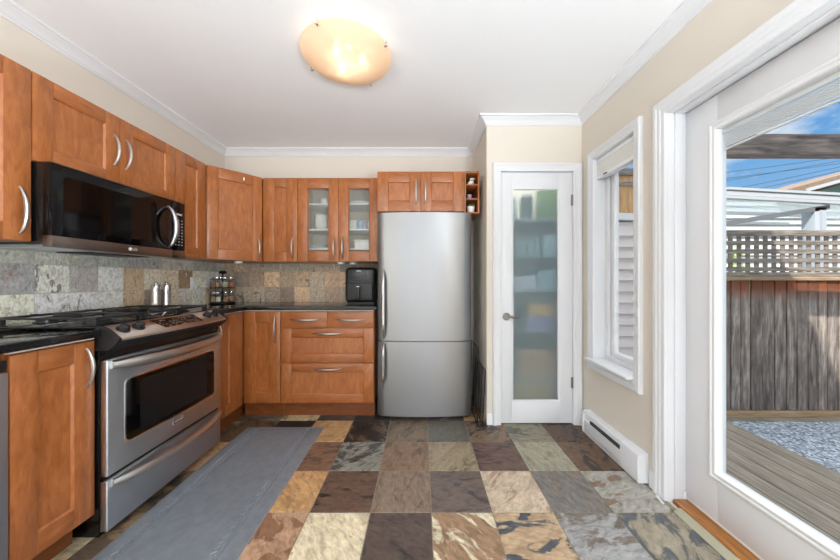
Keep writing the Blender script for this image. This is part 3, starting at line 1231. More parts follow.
FYF = 2.530
c = thing('wall_cabinet', 'deep two door cherry wood cabinet above the refrigerator', 'cabinet', (-.369, FYF, 1.742), 0, G_UP)
FH = UZ1 - 1.742
carcass(c, .734, FH, YB - FYF - .002)
door(c, 0, .367, 0, FH, 'rm', 'panel', .09, .09, .21)
door(c, .367, .734, 0, FH, 'lm', 'panel', .09, .09, .21)
# open shelf unit
c = thing('open_shelf_unit', 'narrow open cherry wood shelf unit with three cubbies beside the fridge cabinet', 'shelf', (.367, FYF, 1.727), 0)
M = WORLD[c.name]
SH = UZ1 - 1.727
sw = .126
mb = MB(M)
mb.box(0, .012, 0, .30, 0, SH, .001, 0)
mb.box(sw - .012, sw, 0, .30, 0, SH, .001, 0)
mb.box(.012, sw - .012, 0, .30, SH - .012, SH, .001, 1)
mb.box(.012, sw - .012, 0, .30, 0, .012, .001, 1)
mb.box(.012, sw - .012, .29, .30, .012, SH - .012, 0, 2)
mb.build('body', WOOD, c)
SHZ = (.118, .238)
for s in SHZ:
    mb = MB(M)
    mb.box(.0125, sw - .0125, .002, .288, s, s + .010, .001, 1)
    mb.build('shelf', WOOD, c)

# base cabinets
BXF = -1.443
BXF2 = -1.480
CT0, CT1 = .913, .945
BZ0, BZ1 = .128, .900
BD = XL - BXF
BH = BZ1


def base_cab(label, loc, rz, w, d, toe, ta=0.0, tb=0.0):
    c_ = thing('base_cabinet', label, 'cabinet', loc, rz, G_BASE)
    M_ = WORLD[c_.name]
    m_ = MB(M_)
    m_.box(.0005, w - .0005, DT + .002, d, BZ0, CT0 - .002, .0008, 0)
    m_.box(.0005, w - .0005, .004, DT + .002, .9035, CT0 - .002, 0, 3)
    m_.build('body', WOOD, c_)
    m_ = MB(M_)
    m_.box(.0005 - ta, w - .0005 + tb, toe, toe + .016, .0, BZ0 - .001, 0, 4)
    m_.build('toe_kick', WOOD, c_)
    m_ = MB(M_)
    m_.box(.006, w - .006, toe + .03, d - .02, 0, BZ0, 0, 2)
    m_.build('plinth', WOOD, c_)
    return c_


c = base_cab('cherry wood base cabinet between the dishwasher and the range', (BXF, 1.052, 0), RZ, .276, .535, .10)
door(c, 0, .276, BZ0, BZ1, 'rt', 'panel', .078, .082, .17)
c = base_cab('narrow base cabinet in the corner just past the range', (BXF2, 2.102, 0), RZ, .398, .495, .058, 0, .088)
door(c, 0, .394, BZ0, BZ1, 'lt', 'panel', .17, .082, .185)
BYF = 2.521
c = base_cab('narrow single door base cabinet beside the drawer unit', (-1.497, BYF, 0), 0, .318, YB - BYF - .003, .066, .02)
door(c, .004, .316, BZ0, BZ1, 'rt', 'panel', .098, .09, .235)
c = base_cab('wide cherry wood base cabinet with four drawers below the air fryer', (-1.178, BYF, 0), 0, .782, YB - BYF - .003, .066)
drawer(c, 0, .390, .762, BZ1, False, .23)
drawer(c, .390, .780, .762, BZ1, False, .23)
drawer(c, 0, .780, .468, .760, True, .23, .716)
drawer(c, 0, .780, BZ0, .466, True, .23, .418)

# countertops
mb = MB()
mb.box(XL + .010, -1.418, .30, 1.331, CT0, CT1, .005, seg=3)
ct = tag(mb.build('countertop', M_GRANITE, org=(-1.7, .8, CT0)), 'black granite countertop above the dishwasher', 'countertop')
mb = MB()
ex = -1.455
poly = [(XL + .010, 2.1005), (ex, 2.1005), (ex, 2.470), (ex + .006, 2.492), (ex + .024, 2.498), (-.372, 2.498), (-.372, YB - .010), (XL + .010, YB - .010)]
bm = bmesh.new()
vs = [bm.verts.new((x, y, CT0)) for x, y in poly]
f = bm.faces.new(vs)
r = bmesh.ops.extrude_face_region(bm, geom=[f])
for v in r['geom']:
    if isinstance(v, bmesh.types.BMVert):
        v.co.z = CT1
bmesh.ops.recalc_face_normals(bm, faces=bm.faces)
ed = [e for e in bm.edges if abs(e.verts[0].co.z - e.verts[1].co.z) < 1e-6]
bmesh.ops.bevel(bm, geom=ed, offset=.005, segments=3, affect='EDGES', profile=.5)
mb.add_bm(bm)
tag(mb.build('countertop', M_GRANITE, org=(-1.0, 2.7, CT0)), 'black granite corner countertop holding the air fryer and spice rack', 'countertop')

# ------------------------------------------------------------------ dishwasher
dw = thing('dishwasher', 'stainless steel dishwasher at the near end of the counter', 'dishwasher', (-1.7, .75, 0))
mb = MB()
mb.box(-1.96, BXF - .03, .455, 1.046, .09, .885)
mb.build('body', M_BLACKM, dw)
mb = MB()
mb.box(BXF - .03, BXF + .006, .455, 1.046, .11, .845, .004)
mb.build('door', M_STEEL2, dw)
mb = MB()
mb.box(BXF - .03, BXF + .001, .455, 1.046, .850, .885, .003)
mb.build('control_strip', M_BLACKM, dw)
mb = MB()
mb.box(BXF - .10, BXF - .07, .46, 1.04, .0, .09)
mb.build('kick_plate', M_BLACKM, dw)
# ------------------------------------------------------------------ gas range
Y0, Y1 = 1.337, 2.093
YM = (Y0 + Y1) / 2
XF = -1.398
rg = thing('gas_range', 'slide-in stainless steel gas range with black cast iron grates', 'range', (-1.66, YM, 0))
mb = MB()
mb.box(-1.968, XF - .036, Y0, Y1, .09, .936, .002)
mb.box(-1.95, XF - .06, Y0 + .02, Y1 - .02, .0, .09)
mb.build('body', M_BLACK, rg)


def rrect(u0, u1, v0, v1, r, n=6):
    pts = []
    for (cx, cy, a0) in ((u1 - r, v1 - r, 0), (u0 + r, v1 - r, 90), (u0 + r, v0 + r, 180), (u1 - r, v0 + r, 270)):
        for i in range(n + 1):
            t = math.radians(a0 + 90 * i / n)
            pts.append((cx + r * math.cos(t), cy + r * math.sin(t)))
    return pts


toX = lambda u, v, d: (d, u, v)
mb = MB()
mb.box(XF - .034, XF, Y0, Y1, .284, .806, .006, seg=3)
od = mb.build('oven_door', M_STEEL2, rg)
mb = MB()
mb.prism(rrect(1.414, 2.030, .390, .700, .03), XF - .002, XF + .0015, toX, 0)
mb.build('window_trim', M_CHROME, od)
mb = MB()
mb.prism(rrect(1.422, 2.022, .398, .692, .026), XF - .001, XF + .0028, toX, 0)
M_OVENG = mat('oven_window_glass', rgb(28, 28, 29), 0.12, **{'Specular IOR Level': .15})
wd = mb.build('window', M_BLACKG, od)
mb = MB()
mb.prism(rrect(1.49, 1.955, .42, .672, .012), XF + .0022, XF + .0036, toX, 0)
mb.build('mesh_screen', M_OVENG, od)


def bowed_bar(x, y0, y1, z, bowd, r, n=21, sag=0.0):
    pts, rs = [], []
    for i in range(n):
        t = i / (n - 1)
        s = 4 * t * (1 - t)
        pts.append((x + bowd * (s ** .7), y0 + (y1 - y0) * t, z - sag * s))
        rs.append(r * (.72 + .34 * min(1, s * 2.2)))
    return pts, rs


mb = MB()
p, rs = bowed_bar(XF + .002, Y0 + .018, Y1 - .018, .782, .056, .026, sag=.010)
mb.tube(p, rs, 14, 0, 1.0, up=(0, 0, 1))
mb.build('handle', M_NICKEL, od)
mb = MB()
mb.box(XF - .001, XF + .003, 1.690, 1.765, .346, .374, .001, 0)
mb.box(XF + .003, XF + .0036, 1.697, 1.758, .351, .369, 0, 1)
mb.build('badge', [M_CHROME, M_STEELD], od)
mb = MB()
for i in range(9):
    mb.box(XF + .0036, XF + .0042, 1.701 + i * .0062, 1.7048 + i * .0062, .357, .364)
mb.build('badge_lettering', M_LED, od)
# warming drawer
mb = MB()
mb.box(XF - .034, XF - .001, Y0, Y1, .040, .264, .005, seg=3)
wdw = mb.build('drawer', M_STEEL2, rg)
mb = MB()
p, rs = bowed_bar(XF + .0, Y0 + .02, Y1 - .015, .246, .054, .023, sag=.010)
mb.tube(p, rs, 14, 0, 1.0, up=(0, 0, 1))
mb.build('handle', M_NICKEL, wdw)
mb = MB()
mb.box(XF - .04, XF - .02, Y0 + .002, Y1 - .002, .262, .286)
mb.build('vent_gap', M_BLACK, rg)
mb = MB()
mb.box(XF - .04, XF - .016, Y0 + .002, Y1 - .002, .804, .875)
mb.build('vent_gap', M_BLACK, rg)
# bowed, sloping control panel
def panel_section(t, name):
    s = 4 * t * (1 - t)
    bw = .026 * s
    if name == 'top':
        return [(-1.452, .936), (-1.452, .9535), (-1.440, .956), (-1.364 + bw, .909), (-1.352 + bw, .901), (-1.350 + bw, .893), (-1.364 + bw, .889)]
    return [(-1.44, .934), (-1.367 + bw, .8885), (-1.354 + bw, .892), (-1.354 + bw, .884), (-1.378 + bw * .7, .862), (-1.385 + bw * .3, .850), (-1.436, .850)]


def lofted(secs, mb, mi=0):
    k = len(secs[0][1])
    vs, fs = [], []
    for (y, sec) in secs:
        for (x, z) in sec:
            vs.append((x, y, z))
    for i in range(len(secs) - 1):
        for q in range(k):
            w = (q + 1) % k
            fs.append((i * k + q, i * k + w, (i + 1) * k + w, (i + 1) * k + q))
    fs.append(list(range(k)))
    fs.append([(len(secs) - 1) * k + q for q in range(k)])
    mb.add(vs, fs, mi)


ys = [Y0 + .016 + (Y1 - Y0 - .032) * i / 16 for i in range(17)]
tt = lambda y: (y - Y0) / (Y1 - Y0)
mb = MB()
lofted([(y, panel_section(tt(y), 'top')) for y in ys], mb)
M_PANEL = steel('control_panel_steel', rgb(214, 204, 196), 0.42, (1.5, 1.5, 90))
cp = mb.build('control_panel', M_PANEL, rg)
mb = MB()
lofted([(y, panel_section(tt(y), 'chin')) for y in [Y0 + .016] + ys[1:-1] + [Y1 - .016]], mb)
for (a, b_) in ((Y0 - .002, Y0 + .016), (Y1 - .016, Y1 + .002)):
    sec = [(-1.452, .850), (-1.452, .957), (-1.438, .960), (-1.400, .945), (-1.364, .915), (-1.350, .904), (-1.348, .894), (-1.360, .878), (-1.395, .850)]
    lofted([(a, sec), (b_, sec)], mb)
mb.build('panel_chin', M_BLACKM, rg)


def on_panel(f, y):
    """point on the sloped panel face, f from the back edge (0) to the front edge (1)"""
    s = 4 * tt(y) * (1 - tt(y))
    x = -1.440 + f * (.076 + .026 * s)
    z = .956 - f * .047
    return Vector((x, y, z))


PN = Vector((.47, 0, .88)).normalized()
for y in (1.405, 1.478, 1.950, 2.020):
    mb = MB()
    p = on_panel(.52, y)
    mb.tube([p - PN * .002, p + PN * .006, p + PN * .007], [.026, .026, .023], 22)
    mb.tube([p + PN * .006, p + PN * .022, p + PN * .025], [.020, .0185, .016], 20)
    u = Vector((0, 1, 0)).cross(PN).normalized()
    q = p + PN * .024
    mb.tube([q - u * .018, q + u * .018], .0055, 8)
    mb.build('knob', M_BLACKM, cp)
mb = MB()
pts = [on_panel(.12, 1.575), on_panel(.12, 1.875), on_panel(.90, 1.865), on_panel(.90, 1.590)]
vs = [p + PN * .0012 for p in pts] + [p - PN * .004 for p in pts]
mb.add(vs, [(0, 1, 2, 3), (7, 6, 5, 4), (0, 4, 5, 1), (1, 5, 6, 2), (2, 6, 7, 3), (3, 7, 4, 0)])
dp = mb.build('display', M_BLACKG, cp)
mb = MB()
rr = random.Random(3)
for row in range(4):
    for col in range(13):
        if rr.random() < .5:
            continue
        y = 1.60 + col * .0205
        p = on_panel(.24 + row * .18, y) + PN * .0016
        q = on_panel(.24 + row * .18 + .07, y) + PN * .0016
        w = .007 + rr.random() * .006
        mb.add([p, p + Vector((0, w, 0)), q + Vector((0, w, 0)), q], [(0, 1, 2, 3)])
mb.build('touch_marks', mat('dim_touch_marks', rgb(128, 130, 136), .4), dp)
# cooktop
mb = MB()
mb.box(-1.955, -1.448, Y0 - .006, Y1 + .006, .9455, .957, .003)
mb.box(-1.935, -1.462, Y0 + .012, Y1 - .012, .956, .959, .0012)
ck = mb.build('cooktop', mat('glossy_cooktop_enamel', rgb(18, 18, 19), .1), rg)
for (x, y, r_) in ((-1.83, 1.47, .036), (-1.58, 1.47, .046), (-1.83, 1.95, .036), (-1.58, 1.95, .05), (-1.70, 1.71, .042)):
    mb = MB()
    mb.lathe([(r_ + .012, 0), (r_ + .012, .004), (r_, .006), (r_, .014), (r_ - .002, .016), (.004, .017)], (x, y, .958), 24)
    mb.build('burner', M_IRON, ck)
for gi in range(3):
    ya = Y0 + .020 + gi * .2365
    yb2 = ya + .233
    ym = (ya + yb2) / 2
    x0, x1 = -1.925, -1.470
    zt = .994
    mb = MB()
    w = .0055

    def barY(x, a, b, z=zt):
        mb.box(x - w, x + w, a, b, z - .011, z, .003)

    def barX(y, a, b, z=zt):
        mb.box(a, b, y - w, y + w, z - .011, z, .003)
    barX(ya + w, x0, x1)
    barX(yb2 - w, x0, x1)
    barY(x0 + w, ya, yb2)
    barY(x1 - w, ya, yb2)
    for xc in (-1.83, -1.58):
        if gi == 1:
            xc = -1.70 + (xc + 1.705) * 1.0
        barX(ym, xc - .085, xc - .028, zt + .004)
        barX(ym, xc + .028, xc + .085, zt + .004)
        barY(xc - .085, ya + .004, yb2 - .004)
        barY(xc + .085, ya + .004, yb2 - .004)
    for fx in (x0 + .012, x1 - .012):
        for fy in (ya + .010, yb2 - .010):
            mb.box(fx - .011, fx + .011, fy - .010, fy + .010, .9585, zt - .002, .004)
    mb.build('grate', M_IRON, rg)

# ------------------------------------------------------------------ microwave
MX = -1.62
my0, my1, mz0, mz1 = 1.3155, 2.061, 1.312, 1.6865
mw = thing('microwave', 'black glass over-the-range microwave with stainless lower strip', 'microwave', (-1.8, 1.69, mz0))
mb = MB()
mb.box(XL + .010, MX - .042, my0 + .004, my1 - .004, mz0 + .010, mz1, .002)
mb.build('body', M_BLACK, mw)
mb = MB()
mb.box(XL + .02, MX - .05, my0 + .01, my1 - .01, mz0, mz0 + .010, 0, 0)
mb.box(-1.90, -1.72, 1.56, 1.90, mz0 - .006, mz0 + .001, .003, 1)
mb.build('underside_vent', [M_STEEL2, M_BLACKM], mw)
YDV = 1.955
mb = MB()
mb.box(MX - .040, MX - .002, my0, YDV - .001, mz0 + .050, mz1 - .004, .002, 0)
mb.box(MX - .040, MX, my0, YDV - .001, mz0, mz0 + .049, .002, 1)
mb.box(MX - .040, MX, my0, my1, mz1 - .004, mz1, .0008, 1)
md = mb.build('door', [M_BLACKG, M_STEELD], mw)
mb = MB()
mb.prism(rrect(1.36, 1.84, mz0 + .085, mz1 - .05, .02), MX - .003, MX - .0012, toX)
mb.build('window', mat('microwave_window', rgb(9, 8, 8), 0.07, **{'Specular IOR Level': .3}), md)
mb = MB()
pts, rs = [], []
for i in range(21):
    t = i / 20
    s = 4 * t * (1 - t)
    pts.append((MX - .002 + .052 * s ** .75, 1.925, mz0 + .062 + .262 * t))
    rs.append(.007 + .009 * s)
mb.tube(pts, rs, 12, 0, 1.0, up=(1, 0, 0))
mb.build('handle', M_STEEL2, md)
mb = MB()
mb.box(MX - .040, MX - .002, YDV + .001, my1, mz0 + .050, mz1 - .004, .002, 0)
mb.box(MX - .040, MX, YDV + .001, my1, mz0, mz0 + .049, .002, 1)
mp_ = mb.build('control_panel', [M_BLACKG, M_STEELD], mw)
mb = MB()
for row in range(9):
    for col in range(3):
        y = 1.978 + col * .026
        z = mz0 + .085 + row * .0205
        mb.box(MX - .0022, MX - .0012, y, y + .010, z, z + .0045)
mb.build('keypad_marking', M_LED, mp_)
mb = MB()
mb.box(MX - .0022, MX - .0012, 1.99, 2.035, mz0 + .285, mz0 + .297)
mb.build('clock_display', M_LED, mp_)


def text_mesh(name, body, size, mat_, parent, loc, rot, ext=.0006):
    cu = bpy.data.curves.new(name, 'FONT')
    cu.body = body
    cu.size = size
    cu.extrude = ext
    cu.align_x = 'CENTER'
    cu.align_y = 'CENTER'
    tmp = bpy.data.objects.new(name + '_tmp', cu)
    COL.objects.link(tmp)
    bpy.context.view_layer.update()
    dg = bpy.context.evaluated_depsgraph_get()
    me = bpy.data.meshes.new_from_object(tmp.evaluated_get(dg))
    bpy.data.objects.remove(tmp)
    me.name = name
    me.materials.clear()
    me.materials.append(mat_)
    o_ = bpy.data.objects.new(name, me)
    COL.objects.link(o_)
    Mw = Matrix.Translation(Vector(loc)) @ rot.to_4x4()
    me.transform(WORLD[parent.name].inverted() @ Mw)
    o_.parent = parent
    WORLD[o_.name] = WORLD[parent.name]
    return o_


ROTX = Matrix.Rotation(PI / 2, 3, 'Z') @ Matrix.Rotation(PI / 2, 3, 'X')
text_mesh('logo_lettering', 'LG', .024, M_LED, md, (MX + .0004, 1.698, mz0 + .026), ROTX)
mb = MB()
mb.tube([(MX, 1.671, mz0 + .026), (MX + .001, 1.671, mz0 + .026)], .0095, 20)
mb.build('logo_disc', M_LED, md)

# ------------------------------------------------------------------ refrigerator
fr = thing('refrigerator', 'tall stainless steel refrigerator with bottom freezer', 'refrigerator', (.03, 2.7, 0))
fx0, fx1 = -.363, .420
fyf = 2.469
mb = MB()
mb.box(fx0 + .004, fx1 - .004, 2.545, YB - .02, .03, 1.700, .004)
mb.build('body', mat('fridge_side_grey', rgb(150, 151, 153), .45, .3), fr)


def fridge_door(z0, z1):
    n = 24
    prof = []
    for i in range(n + 1):
        t = i / n
        x = fx0 + (fx1 - fx0) * t
        s = (2 * t - 1)
        y = fyf + .030 * s * s + (.012 * max(0, abs(s) - .93) / .07)
        prof.append((x, y))
    poly_ = prof + [(fx1, 2.540), (fx0, 2.540)]
    bm = bmesh.new()
    vs_ = [bm.verts.new((x, y, z0)) for x, y in poly_]
    f_ = bm.faces.new(vs_)
    r_ = bmesh.ops.extrude_face_region(bm, geom=[f_])
    for v in r_['geom']:
        if isinstance(v, bmesh.types.BMVert):
            v.co.z = z1
    bmesh.ops.recalc_face_normals(bm, faces=bm.faces)
    ed_ = [e for e in bm.edges if abs(e.verts[0].co.z - e.verts[1].co.z) < 1e-6]
    bmesh.ops.bevel(bm, geom=ed_, offset=.004, segments=2, affect='EDGES')
    return bm


def front_y(x):
    s = 2 * (x - fx0) / (fx1 - fx0) - 1
    return fyf + .03 * s * s


mb = MB()
mb.add_bm(fridge_door(.660, 1.724))
fd = mb.build('door', M_STEEL, fr)
mb = MB()
mb.add_bm(fridge_door(.035, .654))
ff = mb.build('freezer_drawer', M_STEEL, fr)
for (z0, z1, par) in ((.675, 1.25, fd), (.305, .640, ff)):
    mb = MB()
    x = fx0 + .055
    y = front_y(x)
    pts, rs = [], []
    for i in range(17):
        t = i / 16
        s = 4 * t * (1 - t)
        pts.append((x, y - .050 * min(1, s * 1.6) ** .6, z0 + (z1 - z0) * t))
        rs.append(.007 + .006 * min(1, s * 1.6))
    mb.tube(pts, rs, 12, 0, 1.0, up=(0, -1, 0))
    mb.build('handle', M_CHROME, par)
mb = MB()
mb.box(fx0 + .02, fx1 - .02, 2.56, 2.58, .002, .034)
mb.build('toe_grille', M_BLACKM, fr)
mb = MB()
mb.box(fx1 - .10, fx1 - .06, 2.51, 2.58, 1.7245, 1.736, .003)
mb.build('hinge_cover', M_BLACKM, fr)

# wire racks beside the fridge
def wire_rack(label, x, y0, y1, z1, lean):
    t_ = thing('wire_rack', label, 'rack', (x, y0, 0), 0, 'wire racks beside the refrigerator')
    m_ = MB()
    X = lambda z: x + lean * z / z1
    fr_ = [(X(0.0), y0, .004), (X(z1), y0, z1), (X(z1), y1, z1), (X(0), y1, .004)]
    m_.tube(fr_ + [fr_[0]], .0045, 8)
    m_.build('frame', M_BLACKM, t_)
    m_ = MB()
    n_ = int(z1 / .024)
    for i in range(1, n_):
        z = z1 * i / n_
        m_.tube([(X(z), y0, z), (X(z), y1, z)], .002, 6)
    for i in range(1, 4):
        y = y0 + (y1 - y0) * i / 4
        m_.tube([(X(0), y, .004), (X(z1), y, z1)], .003, 6)
    m_.build('grid', M_BLACKM, t_)


wire_rack('black wire rack standing upright right against the refrigerator side', .452, 2.405, 2.86, .615, .010)
wire_rack('shorter black wire rack leaning on the closet wall beside the refrigerator', .492, 2.400, 2.84, .44, .024)

# ------------------------------------------------------------------ kitchen mat
def mat_obj():
    x0, x1, y0, y1 = -1.375, -.765, .40, 2.372
    m_ = MB()
    H = .017
    secs = [(0, .0), (.004, .003), (.050, H - .001), (.058, H)]
    loops = []
    vs_, fs_ = [], []
    for (ins, z) in secs:
        loops.append([len(vs_) + i for i in range(4)])
        vs_ += [(x0 + ins, y0 + ins, z), (x1 - ins, y0 + ins, z), (x1 - ins, y1 - ins, z), (x0 + ins, y1 - ins, z)]
    for a_, b2 in zip(loops, loops[1:]):
        for q in range(4):
            w_ = (q + 1) % 4
            fs_.append((a_[q], a_[w_], b2[w_], b2[q]))
    fs_.append(loops[-1])
    fs_.append(loops[0][::-1])
    m_.add(vs_, fs_)
    mo = m_.build('kitchen_mat', M_MAT, org=(-1.07, 1.4, 0.0005), sharp=20)
    # raised rope borders
    m_ = MB()
    for xb in (x0 + .098, x1 - .098):
        for k in (-1, 0, 1):
            xx = xb + k * .020
        m_.tube([(xx, y0 + .06, H - .0005), (xx, y1 - .06, H - .0005)], .006, 6)
        n_ = 70
        for i in range(n_):
            yy = y0 + .06 + (y1 - y0 - .12) * i / n_
            for (k, s) in ((-1, 1), (0, -1)):
                xx = xb + k * .020
                m_.tube([(xx + .002, yy, H), (xx + .018, yy + s * .016, H)], .0045, 5)
    m_.build('rope_border', M_MAT, mo)
    return mo


M_MAT = noisy('grey_foam_mat', rgb(112, 117, 124), rgb(124, 129, 136), 26, 0.38, 0.25, detail=8, bd=.001)
tag(mat_obj(), 'long grey cushioned kitchen mat on the slate floor by the range', 'mat')

# ------------------------------------------------------------------ ceiling light
LX, LY, LZ = -.415, 1.684, ZC
cl = thing('ceiling_light', 'round frosted amber glass ceiling light with four metal clips', 'ceiling light', (LX, LY, LZ))
mb = MB()
mb.lathe([(.09, 0), (.09, -.012), (.075, -.022), (.02, -.024)], (LX, LY, LZ), 28)
mb.tube([(LX, LY, LZ - .02), (LX, LY, LZ - .075)], .008, 10)
for k in range(4):
    a = math.radians(-22 + 90 * k)
    mb.tube([(LX, LY, LZ - .028), (LX + .24 * math.cos(a), LY + .24 * math.sin(a), LZ - .050)], .004, 8)
mb.build('mounting_frame', M_CHROME, cl)


def shade_mat():
    m = bpy.data.materials.new('amber_shade_glass')
    m.use_nodes = True
    t = m.node_tree
    t.nodes.clear()
    N, L = t.nodes, t.links
    out = N.new('ShaderNodeOutputMaterial')
    tl_ = N.new('ShaderNodeBsdfTranslucent')
    df = N.new('ShaderNodeBsdfDiffuse')
    tp = N.new('ShaderNodeBsdfTransparent')
    tc = N.new('ShaderNodeTexCoord')
    nz = N.new('ShaderNodeTexNoise')
    nz.inputs['Scale'].default_value = 9
    nz.inputs['Detail'].default_value = 5
    L.new(tc.outputs['Object'], nz.inputs['Vector'])
    rp = N.new('ShaderNodeValToRGB')
    rp.color_ramp.elements[0].position = .35
    rp.color_ramp.elements[0].color = rgb(252, 232, 208)
    rp.color_ramp.elements[1].position = .65
    rp.color_ramp.elements[1].color = rgb(252, 232, 208)
    L.new(nz.outputs['Fac'], rp.inputs[0])
    L.new(rp.outputs[0], tl_.inputs[0])
    L.new(rp.outputs[0], df.inputs[0])
    m1 = N.new('ShaderNodeMixShader')
    m1.inputs[0].default_value = .45
    L.new(tl_.outputs[0], m1.inputs[1])
    L.new(df.outputs[0], m1.inputs[2])
    m2 = N.new('ShaderNodeMixShader')
    m2.inputs[0].default_value = .24
    L.new(m1.outputs[0], m2.inputs[1])
    L.new(tp.outputs[0], m2.inputs[2])
    L.new(m2.outputs[0], out.inputs[0])
    return m


mb = MB()
prof = []
for i in range(13):
    t = i / 12
    r_ = .247 * t
    prof.append((r_, -.118 + .062 * t ** 2.2))
prof2 = [(r_, z + .005) for r_, z in prof[::-1]]
mb.lathe(prof + prof2, (LX, LY, LZ), 48)
mb.build('glass_shade', shade_mat(), cl)
for k in range(4):
    a = math.radians(-22 + 90 * k)
    c_, s_ = math.cos(a), math.sin(a)
    mb = MB()
    pts = [(LX + r_ * c_, LY + r_ * s_, LZ + z) for (r_, z) in ((.236, -.046), (.250, -.047), (.256, -.056), (.250, -.066), (.238, -.068))]
    mb.tube(pts, [.006, .006, .0065, .006, .005], 8)
    mb.build('clip', M_CHROME, cl)
M_BULB = bpy.data.materials.new('lit_bulb')
M_BULB.use_nodes = True
bb = M_BULB.node_tree.nodes['Principled BSDF']
bb.inputs['Base Color'].default_value = (1, 1, 1, 1)
bb.inputs['Emission Color'].default_value = (1.0, .9, .78, 1)
bb.inputs['Emission Strength'].default_value = 5.0
for k in range(3):
    a = math.radians(5 + 120 * k)
    bx_, by_ = LX + .085 * math.cos(a), LY + .085 * math.sin(a)
    mb = MB()
    mb.lathe([(.004, -.030), (.016, -.026), (.022, -.012), (.02, .002), (.011, .016), (.010, .03)], (bx_, by_, LZ - .062), 16)
    mb.build('bulb', M_BULB, cl)
ld = bpy.data.lights.new('ceiling_light_glow', 'POINT')
ld.energy = .5
ld.color = (1.0, .93, .84)
ld.shadow_soft_size = .03
lo_ = bpy.data.objects.new('ceiling_light_glow', ld)
COL.objects.link(lo_)
lo_.parent = cl
lo_.location = (0, 0, -.05)

# under cabinet puck lights
pl = None
G_PUCK = 'puck lights under the wall cabinets'
for (x, y, lab) in ((-1.60, 2.63, 'small white puck light under the diagonal corner cabinet'), (-.735, 2.76, 'small white puck light under the middle of the glass door cabinet'),
                    (-.635, 2.80, 'small white puck light under the glass cabinet near the air fryer')):
    if pl is None:
        pl = thing('puck_light', lab, 'light', (x, y, UZ0 - .0005), 0, G_PUCK)
        mb = MB()
        mb.lathe([(.030, 0), (.033, -.004), (.033, -.016), (.028, -.020), (.024, -.020)], (x, y, UZ0 - .0005), 20)
        mb.build('housing', M_PLASTICW, pl)
        mb = MB()
        mb.lathe([(.0235, -.016), (.0235, -.0215), (.015, -.023), (.002, -.0235)], (x, y, UZ0 - .0005), 20)
        mb.build('lens', M_CERAMIC, pl)
    else:
        dup(pl, (x, y, UZ0 - .0005), 0, lab, G_PUCK)

# ------------------------------------------------------------------ small things on the counter and shelves
# outlet
ot = thing('wall_outlet', 'white outlet plate on the slate backsplash past the range', 'outlet', (XL + .0095, 2.60, 1.135))
mb = MB()
mb.box(XL + .0095, XL + .014, 2.566, 2.634, 1.078, 1.190, .002)
mb.build('cover_plate', M_PLASTICW, ot)
mb = MB()
for z in (1.108, 1.158):
    mb.box(XL + .0138, XL + .0155, 2.583, 2.617, z - .016, z + .016, .003)
mb.build('socket', M_CERAMIC, ot)

# grinders
G_GR = 'steel grinders behind the range'
gr = thing('pepper_grinder', 'stainless steel grinder beside the range, the one closer to the microwave', 'grinder', (-1.915, 2.165, CT1), 0, G_GR)
mb = MB()
mb.lathe([(.026, 0), (.030, .002), (.030, .02), (.0285, .024), (.0285, .135)], (0, 0, 0), 24)
mb.build('body', M_NICKEL, gr, world=False)
mb = MB()
mb.lathe([(.0285, .137), (.0285, .178), (.025, .186), (.016, .188), (.014, .198), (.009, .203), (.002, .204)], (0, 0, 0), 24)
mb.build('cap', M_CHROME, gr, world=False)
dup(gr, (-1.915, 2.255, CT1), 0, 'stainless steel grinder beside the range, the one closer to the spice rack', G_GR)
mb = MB()
mb.lathe([(.020, 0), (.024, .004), (.025, .035), (.022, .05), (.010, .053)], (-1.88, 2.115, CT1), 18)
tag(mb.build('salt_cellar', M_CERAMIC, org=(-1.88, 2.115, CT1)), 'tiny white salt cellar at the foot of the steel grinders', 'pot')

# spice rack with jars
sr = thing('spice_rack', 'black two tier revolving spice rack in the counter corner', 'spice rack', (-1.870, 2.83, CT1))
SX, SY = -1.870, 2.83
mb = MB()
mb.lathe([(.098, 0), (.102, .004), (.102, .012), (.09, .016), (.02, .018)], (SX, SY, CT1), 30)
mb.build('base', M_BLACKM, sr)
mb = MB()
mb.tube([(SX, SY, CT1 + .016), (SX, SY, CT1 + .285)], .007, 10)
mb.build('post', M_BLACKM, sr)
mb = MB()
mb.lathe([(.008, .275), (.03, .283), (.034, .292), (.026, .304), (.006, .308)], (SX, SY, CT1), 18)
mb.build('knob', M_BLACKM, sr)
mb = MB()
mb.lathe([(.02, .142), (.094, .142), (.098, .146), (.098, .152), (.02, .153)], (SX, SY, CT1), 30)
for zz in (.075, .225):
    pts = [(SX + .098 * math.cos(2 * PI * i / 30), SY + .098 * math.sin(2 * PI * i / 30), CT1 + zz) for i in range(31)]
    mb.tube(pts, .002, 6)
for k in range(6):
    a = 2 * PI * k / 6 + .5
    mb.tube([(SX + .098 * math.cos(a), SY + .098 * math.sin(a), CT1 + .014), (SX + .098 * math.cos(a), SY + .098 * math.sin(a), CT1 + .226)], .002, 6)
mb.build('tray', M_BLACKM, sr)
SPC = [('cream', rgb(240, 226, 196)), ('orange', rgb(206, 140, 84)), ('brown', rgb(190, 150, 110)), ('green', rgb(196, 194, 150)), ('red', rgb(190, 104, 70)), ('yellow', rgb(232, 204, 140))]
